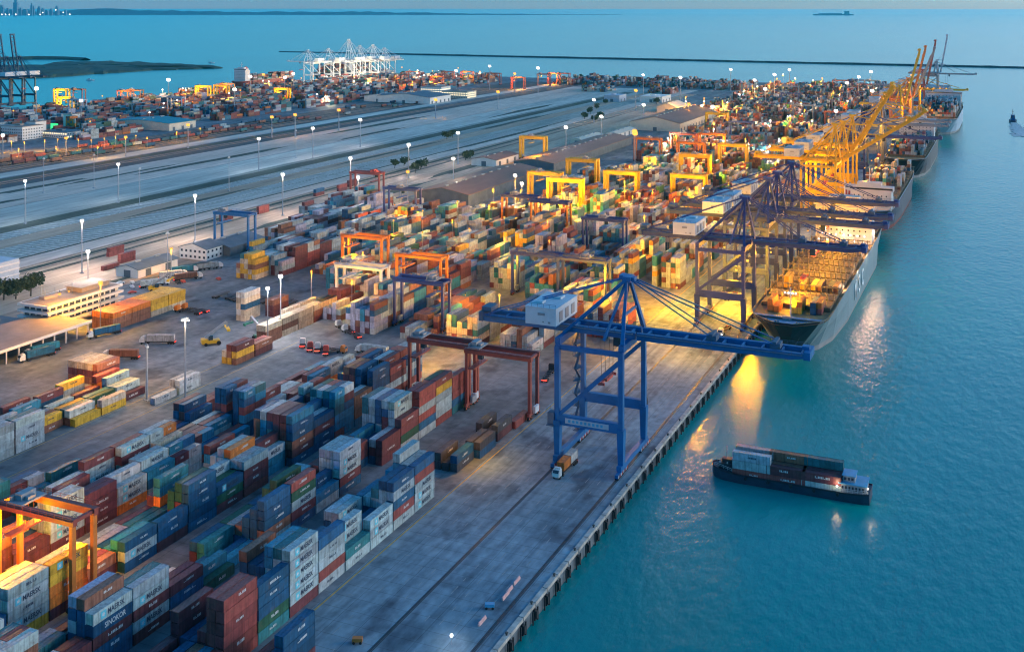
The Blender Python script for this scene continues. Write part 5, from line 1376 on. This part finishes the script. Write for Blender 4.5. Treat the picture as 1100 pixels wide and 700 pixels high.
def label_for(c):
    col = PAL[c['c']][1]; w = c['where']; x, y = c['x'], c['y']
    h = '' if c['half'] < 0 else ('short ', 'short rear ')[c['half']]
    if w == 'near':
        blk = int(round((-163.5-PITCH*c['row']-x)/26.4)); return near_label(c, blk, col)
    if w == 'mid':
        return '%s%s container %s, %.0fth row inland beyond the crossing lane' % (h, col, tierword(c), (-x-160)/2.6) if False else '%s%s container %s, %s row from quay, %s bay past the crossing lane' % (h, col, tierword(c), ordinal(int((-x-162)/26.4)*6+c['row']+1), ordinal(max(1, c['bay']-22)))
    base = {'apron': 'on the dark apron below the maroon gantry crane', 'front': 'at the foot of the picture beside the quay lane', 'west': 'in the stacks across the truck lane at left', 'yard': 'in the sodium lit orange block by the tiered office',
            'tan': 'in the tall tan and yellow block by the white house', 'whitestack': 'by the tall pale stack in the truck yard', 'longrow': 'in the long tan topped row of the truck yard', 'pile': 'in the mixed pile beside the reach stacker',
            'lit': 'under the tall twin lamp mast', 'barge': 'aboard the dark barge', 'deckload': 'on the lit end deck of the pale grey ship', 'stray': 'alone on the bare railway ground', 'truck': 'riding on a truck', 'ship': 'aboard a moored ship', 'train': 'on a rail wagon', 'far': 'in the far stacks'}[w]
    return '%s%s container %s, %s row %s bay, %s' % (h, col, tierword(c), ordinal(abs(c['row']) % 40 + 1), ordinal(abs(c['bay']) % 40 + 1), base)
def short_label(c):
    """labels for the smaller groups, told apart by their neighbours"""
    return label_for(c)
GROUPN = {'near': 'containers of the near yard', 'mid': 'containers of the middle yard', 'west': 'containers across the truck lane', 'barge': 'containers aboard the barge', 'truck': 'containers riding on trucks'}
cnt = {}
for c in sorted(CH300, key=lambda c: (c['where'], -c['y'])):
    col, nm = PAL[c['c']]
    o = bpy.data.objects.new('shipping_container', ME40 if c['L'] > 8 else ME20); COL.objects.link(o)
    o.location = (c['x'], c['y'], c['z']); o.rotation_euler = (0, 0, rad(c['rz']))
    v = R.uniform(.95, 1.4); colr = tuple(min(1, q*v*R.uniform(.96,1.04)) for q in col) + (1,); o.color = colr
    lab = label_for(c)
    if c['where'] == 'truck': lab = '%s container carried by the %s' % (nm, c.get('of', 'truck').replace(' container', ' box'))
    elif c['where'] in ('west', 'apron', 'front', 'yard', 'tan', 'whitestack', 'longrow', 'pile', 'lit', 'barge', 'deckload', 'stray'):
        wv = {'west': 'in stacks across the truck lane', 'apron': 'on dark apron below maroon gantry crane', 'front': 'beside quay lane at the picture foot', 'yard': 'of the orange block by the tiered office', 'tan': 'of the tall yellow block by white house',
              'whitestack': 'by the tall pale truck yard stack', 'longrow': 'of the long tan topped row', 'pile': 'of the mixed pile near the reach stacker', 'lit': 'below the tall twin lamp mast', 'barge': 'aboard the dark barge', 'deckload': 'on the lit end deck of the pale ship', 'stray': 'on bare railway ground'}[c['where']]
        key = (c['where'],); rr = sorted(set(round(q['x'],0) if c['where'] != 'barge' else -round(q['y'],0) for q in CONT if q['where'] == c['where']), reverse=True)
        bb = sorted(set(round(q['y']/6) if c['where'] != 'barge' else round(q['x']/6) for q in CONT if q['where'] == c['where']))
        ri = rr.index(round(c['x'],0) if c['where'] != 'barge' else -round(c['y'],0)); bi = bb.index(round(c['y']/6) if c['where'] != 'barge' else round(c['x']/6))
        lab = '%s container %s, %s row, %s bay, %s' % (nm, tierword(c), ordinal(ri+1), ordinal(bi+1), wv)
        lab = ' '.join(lab.split()[:16])
    if lab in used_labels: lab = ('duller ' if not lab.startswith('duller') else 'faded ') + lab
    used_labels[lab] = 1
    tag(o, ' '.join(lab.split()[:16]), 'container', 'shipping containers')
    rr = random.Random(int(c['x']*13+c['y']*7+c['z']*3)); d = link('door', MEDOOR, o); d.color = tuple(q*rr.uniform(.8,1.05) for q in colr[:3]) + (1,)
    if c['L'] < 8: pass
    w = c['word']; ln = c['L']
    if w == 'MARK' or (c['c'] == 'w' and w is None and rr.random() < .45 and ln > 8):
        me = text_mesh('MAERSK', M_ink); sc = 1.75; q = link('lettering', me, o, (1.225, ln*.58, 1.32), (0, 0, rad(90))); q.scale = (1.45, 1, sc)
        if w == 'MARK' or rr.random() < .5: link('emblem', MELOGO, o, (1.222, ln*.58-me['w']*.725-1.3, 1.32))
    elif w == 'SINOKOR':
        me = text_mesh('SINOKOR', M_white); q = link('lettering', me, o, (1.225, ln*.55, 1.32), (0, 0, rad(90))); q.scale = (1.5, 1, 1.75)
    elif rr.random() < .78:
        me = rr.choice(MEDASHK if c['c'] in 'wapy' else MEDASHW); link('lettering', me, o, (1.215, ln*rr.uniform(.45,.6), rr.uniform(1.3,1.7)), scale=(1, .55 if ln < 8 else 1.15, rr.uniform(.9,1.3)))
    c['o'] = o
# the rest: one mass of containers
mb = MB(); cols = []
for c in CONT:
    if id(c) in sel: continue
    L = c['L']; col = PAL[c['c']][0]; v = R.uniform(.9, 1.35) if c['where'] == 'near' else R.uniform(.75, 1.2); colr = tuple(min(1, q*v) for q in col)
    a = rad(c['rz']); ca, sa = math.cos(a), math.sin(a); w = 1.2
    h = HT - .06
    P = [(c['x']+ca*px-sa*py, c['y']+sa*px+ca*py, c['z']+pz) for pz in (.02, h) for px, py in ((-w,0),(w,0),(w,L),(-w,L))]
    mb.add(P, [(4,5,6,7),(0,1,5,4),(1,2,6,5),(2,3,7,6),(3,0,4,7)]); cols += [colr]*5
    if depth(c['x'], c['y']) < 900 and R.random() < .4 and a == 0:      # broken lettering strip
        y0 = R.uniform(2, 4) if L > 8 else 1.5; y1 = L - R.uniform(2, 5) if L > 8 else 4.2; zz = c['z'] + R.uniform(1.1, 1.5)
        yy = y0
        tone = (.5,.5,.5) if sum(col) < .9 else (.06,.08,.12)
        while yy < y1:
            q = R.uniform(.3,.6); X = c['x']+w+.012
            mb.add([(X,yy,zz),(X,yy+q,zz),(X,yy+q,zz+.5),(X,yy,zz+.5)], [(0,1,2,3)]); cols.append(tone); yy += q+.25
me = mb.mesh('container_yard', M_paintv)
ca_ = me.color_attributes.new('Col', 'FLOAT_COLOR', 'CORNER')
buf = []
for p in me.polygons:
    c = cols[p.index]
    for _ in range(p.loop_total): buf += [c[0], c[1], c[2], 1.0]
ca_.data.foreach_set('color', buf)
o = bpy.data.objects.new('container_yard', me); COL.objects.link(o); tag(o, kind='stuff')

# ------------------------------------------------------------------ lamps of the place
# floodlights under the gantries and cranes and over the yards (sodium), set at lamps and where sodium light pools
for u, v, z, p, col in ((442,296,14,.32,SODIUM),(424,221,16,.4,SODIUM),(449,229,15,.4,SODIUM),(590,219,14,.4,SODIUM),(575,205,16,.5,SODIUM),(615,212,16,.5,SODIUM),(640,205,16,.4,SODIUM),(672,202,16,.4,SODIUM),(748,205,16,.4,SODIUM),
        (500,318,12,.32,SODIUM),(480,340,15,.35,SODIUM),(455,372,9,.3,SODIUM),(520,302,15,.25,SODIUM),(600,300,15,.4,SODIUM),(622,318,15,.4,SODIUM),(560,315,15,.25,SODIUM),(650,300,15,.35,SODIUM),(700,300,16,.45,SODIUM),(727,310,12,.5,SODIUM),
        (395,290,15,.1,SODIUM),(470,268,16,.3,SODIUM),(380,270,15,.14,SODIUM),(540,250,16,.25,SODIUM),(690,262,16,.3,SODIUM),(575,160,16,.3,SODIUM),(700,165,18,.4,SODIUM),(752,165,18,.4,SODIUM),(795,170,18,.4,SODIUM),(760,140,18,.4,SODIUM),
        (10,570,16,.42,SODIUM),(2,600,16,.3,SODIUM),(100,570,16,.4,SODIUM),(515,452,14,.25,SODIUM),(45,540,19,.4,SODIUM),
        (64,317,17,.3,SODIUM),(74,314,17,.15,SODIUM),(40,352,16,.35,SODIUM),(90,375,18,.5,SODIUM),(130,372,18,.4,SODIUM),
        (803,281,26,.25,SODIUM),(792,282,20,.25,SODIUM),(791,291,20,.3,SODIUM),(805,271,27,.25,SODIUM),(828,272,27,.2,SODIUM),(803,305,14,.4,SODIUM),(778,302,14,.5,SODIUM),(745,345,16,.45,SODIUM),(655,350,14,.2,SODIUM)):
    x, y = at(u, v, z); lamp(x, y, z, PW*p*(2.4 if v < 240 else 1.1 if v < 330 else .8), col, .5)
# rows of sodium lamps added in the lanes to warm the middle blocks
q = 0
for i in range(0, 7):
    for y in range(470, 1010, 54):
        q += 1
        if y < 500 and i in (0,): continue
        if i > 4 and y > 760: continue
        if R.random() < .25: continue
        yy = y + R.uniform(-16, 16); xx = -187.5 - 26.4*i + 1.0; zz = R.uniform(17, 21)
        t = thing('yard_lamp', 'slim added sodium lamp rising from a lane between the middle stacks', 'yard lamp', (xx, yy, 0), 0, 'added sodium lamps between the middle stacks')
        MB().tube((0,0,0),(0,0,zz),.16,6,0,.1).build('pole', M_mast, t); MB().ball((0,0,zz+.2),.55,7,5).build('lamp_head', M_lamps, t)
        lamp(xx, yy, zz-1.0, PW*R.uniform(.06,.55)*(1 if yy < 690 else 2.0), SODIUM, .5)
for u, v in ((12,152),(26,153),(48,151),(62,150),(84,150),(98,151),(112,149),(124,147),(146,146),(158,148),(190,142),(215,138),(60,158),(20,160),(105,158)):
    x, y = at(u, v, 11); t = thing('yard_lamp', 'small warm street lamp by the low offices across the railway', 'street lamp', (x, y, 0), 0, 'street lamps by the offices across the railway')
    MB().tube((0,0,0),(0,0,11),.2,5).build('pole', M_mast, t); MB().ball((0,0,11.2),.75,6,4).build('lamp_head', M_lamps, t); lamp(x, y, 10, PW*.35, SODIUM, .6)
# small far lamps at random spots, many carrying an added light over the stacks
for k in range(95):
    if k < 50: x, y = R.uniform(-1270,-960), R.uniform(960,2150)
    else: x, y = -186.5-26.4*R.randint(0,9), R.uniform(1030,2180)
    if x < -345 and x > -900: y = max(y, 1550)
    zz = R.uniform(15,24); d = depth(x, y)
    t = thing('yard_lamp', 'tiny glowing lamp among the distant stacks', 'yard lamp', (x, y, 0), 0, 'tiny lamps among the distant stacks')
    MB().tube((0,0,0),(0,0,zz),.2,5).build('pole', M_mast, t); MB().ball((0,0,zz),.5*d/1000+.25,6,4).build('lamp_head', R.choice((M_lamps, M_lamps, M_lampw)), t)
    if k % 3 == 0 or k >= 50: lamp(x, y, zz-1.5, PW*(1.6 if k < 50 else 1.5), R.choice((SODIUM, SODIUM, WARM)), .8)
# sodium floods on the quay cranes, shining down on quay and deck
for yy in (533, 589, 613.5, 657, 700, 745, 830, 872, 925):
    for xx in (-144, -96):
        lamp(xx, yy, 30 if xx < -110 else 33, PW*((.35 if xx > -110 else .75) if yy > 600 else (.0 if xx > -110 else .16)), SODIUM, .8)
for yy in (1000, 1110, 1335, 1445, 1606): lamp(-105, yy, 34, PW*.8, SODIUM, .8)
lamp(-92, 524, 19, PW*.6, SODIUM, .5)
for yy in (545, 580, 615, 650): lamp(-90, yy, 25, PW*.3, SODIUM, .6)
lamp(-152, 500, 20, PW*.8, SODIUM, .6); lamp(-152, 555, 20, PW*.9, SODIUM, .6)
GOLD = (1.0, .62, .36)
for yy, zz, pp in ((562,14.8,.03),(600,14.8,.045),(640,15.6,.06),(668,16.5,.06),(690,17.5,.05)): lamp(-74.6 if yy < 590 else -72.4, yy, zz, PW*pp, GOLD, .9)
lamp(-90, 671, 18, PW*.02, PINK, .5)
for u, v in ((374,67),(385,66),(395,66),(362,67),(408,65),(342,68),(330,69)): 
    x, y = at(u, v, 40); lamp(x+6, y-40, 34, PW*1.3, WARM, 1.5)
# the lamp bodies of the crane floodlights
def flood(label, x, y, z, mm, s=.6, group='floodlights on cranes and gantries'):
    t = thing('floodlight', label, 'floodlight', (x, y, z), 0, group)
    MB().ball((0,0,.25),s,7,5).build('lamp_head', mm, t)
    m = MB(); m.box(-.12,.12,-.12,.12,s*.8+.2,s*.8+1.4); m.box(-s*1.15,s*1.15,-s*1.15,s*1.15,s+.2,s+.34); m.build('housing', M_chas, t)
for u, v, z, sc in ((442,296,15,1),(424,221,17,1),(449,229,16,1),(590,219,15,1),(500,318,13,.6),(727,310,13,1.1),(803,281,27.5,1.6),(792,282,21.5,1.1),(791,291,21.5,1.2),(805,271,28.5,1),(828,272,28.5,1.1),(803,305,15.5,1),(778,302,15.5,1),(64,317,18,1.4),(74,314,18,1),
        (755,203,17,1.2),(700,165,19,.8),(455,372,10,.7)):
    x, y = at(u, v, z); flood('glowing sodium floodlight fixed among the cranes and stacks', x, y, z+.3, M_lamps if (u, v) != (755,203) else M_lampw, .5*sc)
for yy in (533, 589, 613.5, 657, 830, 872):
    for xx in (-126, -96, -80): flood('sodium floodlight hung under a quay crane boom', xx, yy-3.4, 35.6 if yy < 700 else 36.4, M_lamps, .45, 'floodlights under the quay crane booms')
for k, (x, y, z, p, col, r, sp) in enumerate(LIGHTS):
    ld = bpy.data.lights.new('lamp_light', 'POINT'); ld.energy = p*LAMP_GAIN; ld.color = col; ld.shadow_soft_size = r
    lo = bpy.data.objects.new('lamp_light', ld); COL.objects.link(lo); lo.location = (x, y, z)

# ------------------------------------------------------------------ sky, sun, haze, camera
W = bpy.data.worlds.new('World'); S.world = W; W.use_nodes = True
nt = W.node_tree; bg = nt.nodes['Background']; sk = nt.nodes.new('ShaderNodeTexSky')
sk.sky_type = 'NISHITA'; sk.sun_disc = False
SUN_EL, SUN_AZ = rad(SUN_ELEV), rad(SUN_ROT)
sk.sun_elevation = SUN_EL; sk.sun_rotation = SUN_AZ
sk.air_density = AIR; sk.dust_density = DUST; sk.ozone_density = OZONE
tn = nt.nodes.new('ShaderNodeMix'); tn.data_type = 'RGBA'; tn.blend_type = 'MULTIPLY'; tn.inputs['Factor'].default_value = 1; tn.inputs['B'].default_value = TINT + (1,)
# the low sky is paler and greyer toward the sunken sun, deep blue away from it
tc = nt.nodes.new('ShaderNodeTexCoord'); sx = nt.nodes.new('ShaderNodeSeparateXYZ'); nt.links.new(tc.outputs['Generated'], sx.inputs[0])
def mth(op, a, b):
    n = nt.nodes.new('ShaderNodeMath'); n.operation = op; n.use_clamp = op in ('MULTIPLY_ADD',)
    for k, q in enumerate((a, b)):
        if isinstance(q, (int, float)): n.inputs[k].default_value = q
        else: nt.links.new(q, n.inputs[k])
    return n
el = mth('MULTIPLY_ADD', sx.outputs[2], -1.3); el.inputs[2].default_value = 1.0
dt = nt.nodes.new('ShaderNodeVectorMath'); dt.operation = 'DOT_PRODUCT'; dt.inputs[1].default_value = (math.sin(rad(40)), math.cos(rad(40)), 0); nt.links.new(tc.outputs['Generated'], dt.inputs[0])
az = mth('MULTIPLY_ADD', dt.outputs['Value'], 1.1); az.inputs[2].default_value = -.05
fb = mth('MULTIPLY', el.outputs[0], az.outputs[0])
e2 = mth('MULTIPLY_ADD', sx.outputs[2], -30.0); e2.inputs[2].default_value = .85
fa = mth('MAXIMUM', fb.outputs[0], e2.outputs[0])
tm = nt.nodes.new('ShaderNodeMix'); tm.data_type = 'RGBA'; nt.links.new(fa.outputs[0], tm.inputs['Factor']); tm.inputs['A'].default_value = TINT + (1,); tm.inputs['B'].default_value = TINT2 + (1,)
nt.links.new(tm.outputs['Result'], tn.inputs['B'])
nt.links.new(sk.outputs[0], tn.inputs['A']); nt.links.new(tn.outputs['Result'], bg.inputs[0]); bg.inputs[1].default_value = SKY
sd = bpy.data.lights.new('sun', 'SUN'); sd.energy = SUN; sd.angle = rad(12); sd.color = (1, .86, .74)
so = bpy.data.objects.new('sun', sd); COL.objects.link(so)
dirv = Vector((math.sin(SUN_AZ)*math.cos(max(SUN_EL, rad(8))), math.cos(SUN_AZ)*math.cos(max(SUN_EL, rad(8))), math.sin(max(SUN_EL, rad(8)))))
so.rotation_euler = dirv.to_track_quat('Z', 'Y').to_euler()
if HAZE > 0:
    mb = MB(); mb.box(-40000, 40000, -2500, 34000, -12, 420)
    hm = bpy.data.materials.new('haze_air'); hm.use_nodes = True; n = hm.node_tree.nodes; n.clear()
    pv = n.new('ShaderNodeVolumePrincipled'); out = n.new('ShaderNodeOutputMaterial')
    pv.inputs['Color'].default_value = HAZE_COL + (1,); pv.inputs['Density'].default_value = HAZE; pv.inputs['Anisotropy'].default_value = .35
    hm.node_tree.links.new(pv.outputs[0], out.inputs['Volume'])
    tag(mb.build('haze', hm), kind='stuff')
cam = bpy.data.cameras.new('camera'); co = bpy.data.objects.new('camera', cam); COL.objects.link(co)
co.location = (0, 0, CH); co.rotation_euler = (rad(90), 0, YAW)
cam.sensor_width = 36; cam.sensor_fit = 'HORIZONTAL'; cam.lens = F/1100*36; cam.shift_x = 0; cam.shift_y = -(350-HY)/1100
cam.clip_start = 1; cam.clip_end = 400000
S.camera = co
S.view_settings.view_transform = 'Standard'; S.view_settings.look = 'None'; S.view_settings.exposure = EXPO; S.view_settings.gamma = 1; S.view_settings.use_curve_mapping = False
cy = S.cycles
cy.max_bounces = 5; cy.diffuse_bounces = 2; cy.glossy_bounces = 2; cy.transmission_bounces = 2; cy.volume_bounces = 1; cy.use_light_tree = True
cy.caustics_reflective = False; cy.caustics_refractive = False; cy.sample_clamp_indirect = 4; cy.use_denoising = True; cy.filter_width = 1.15
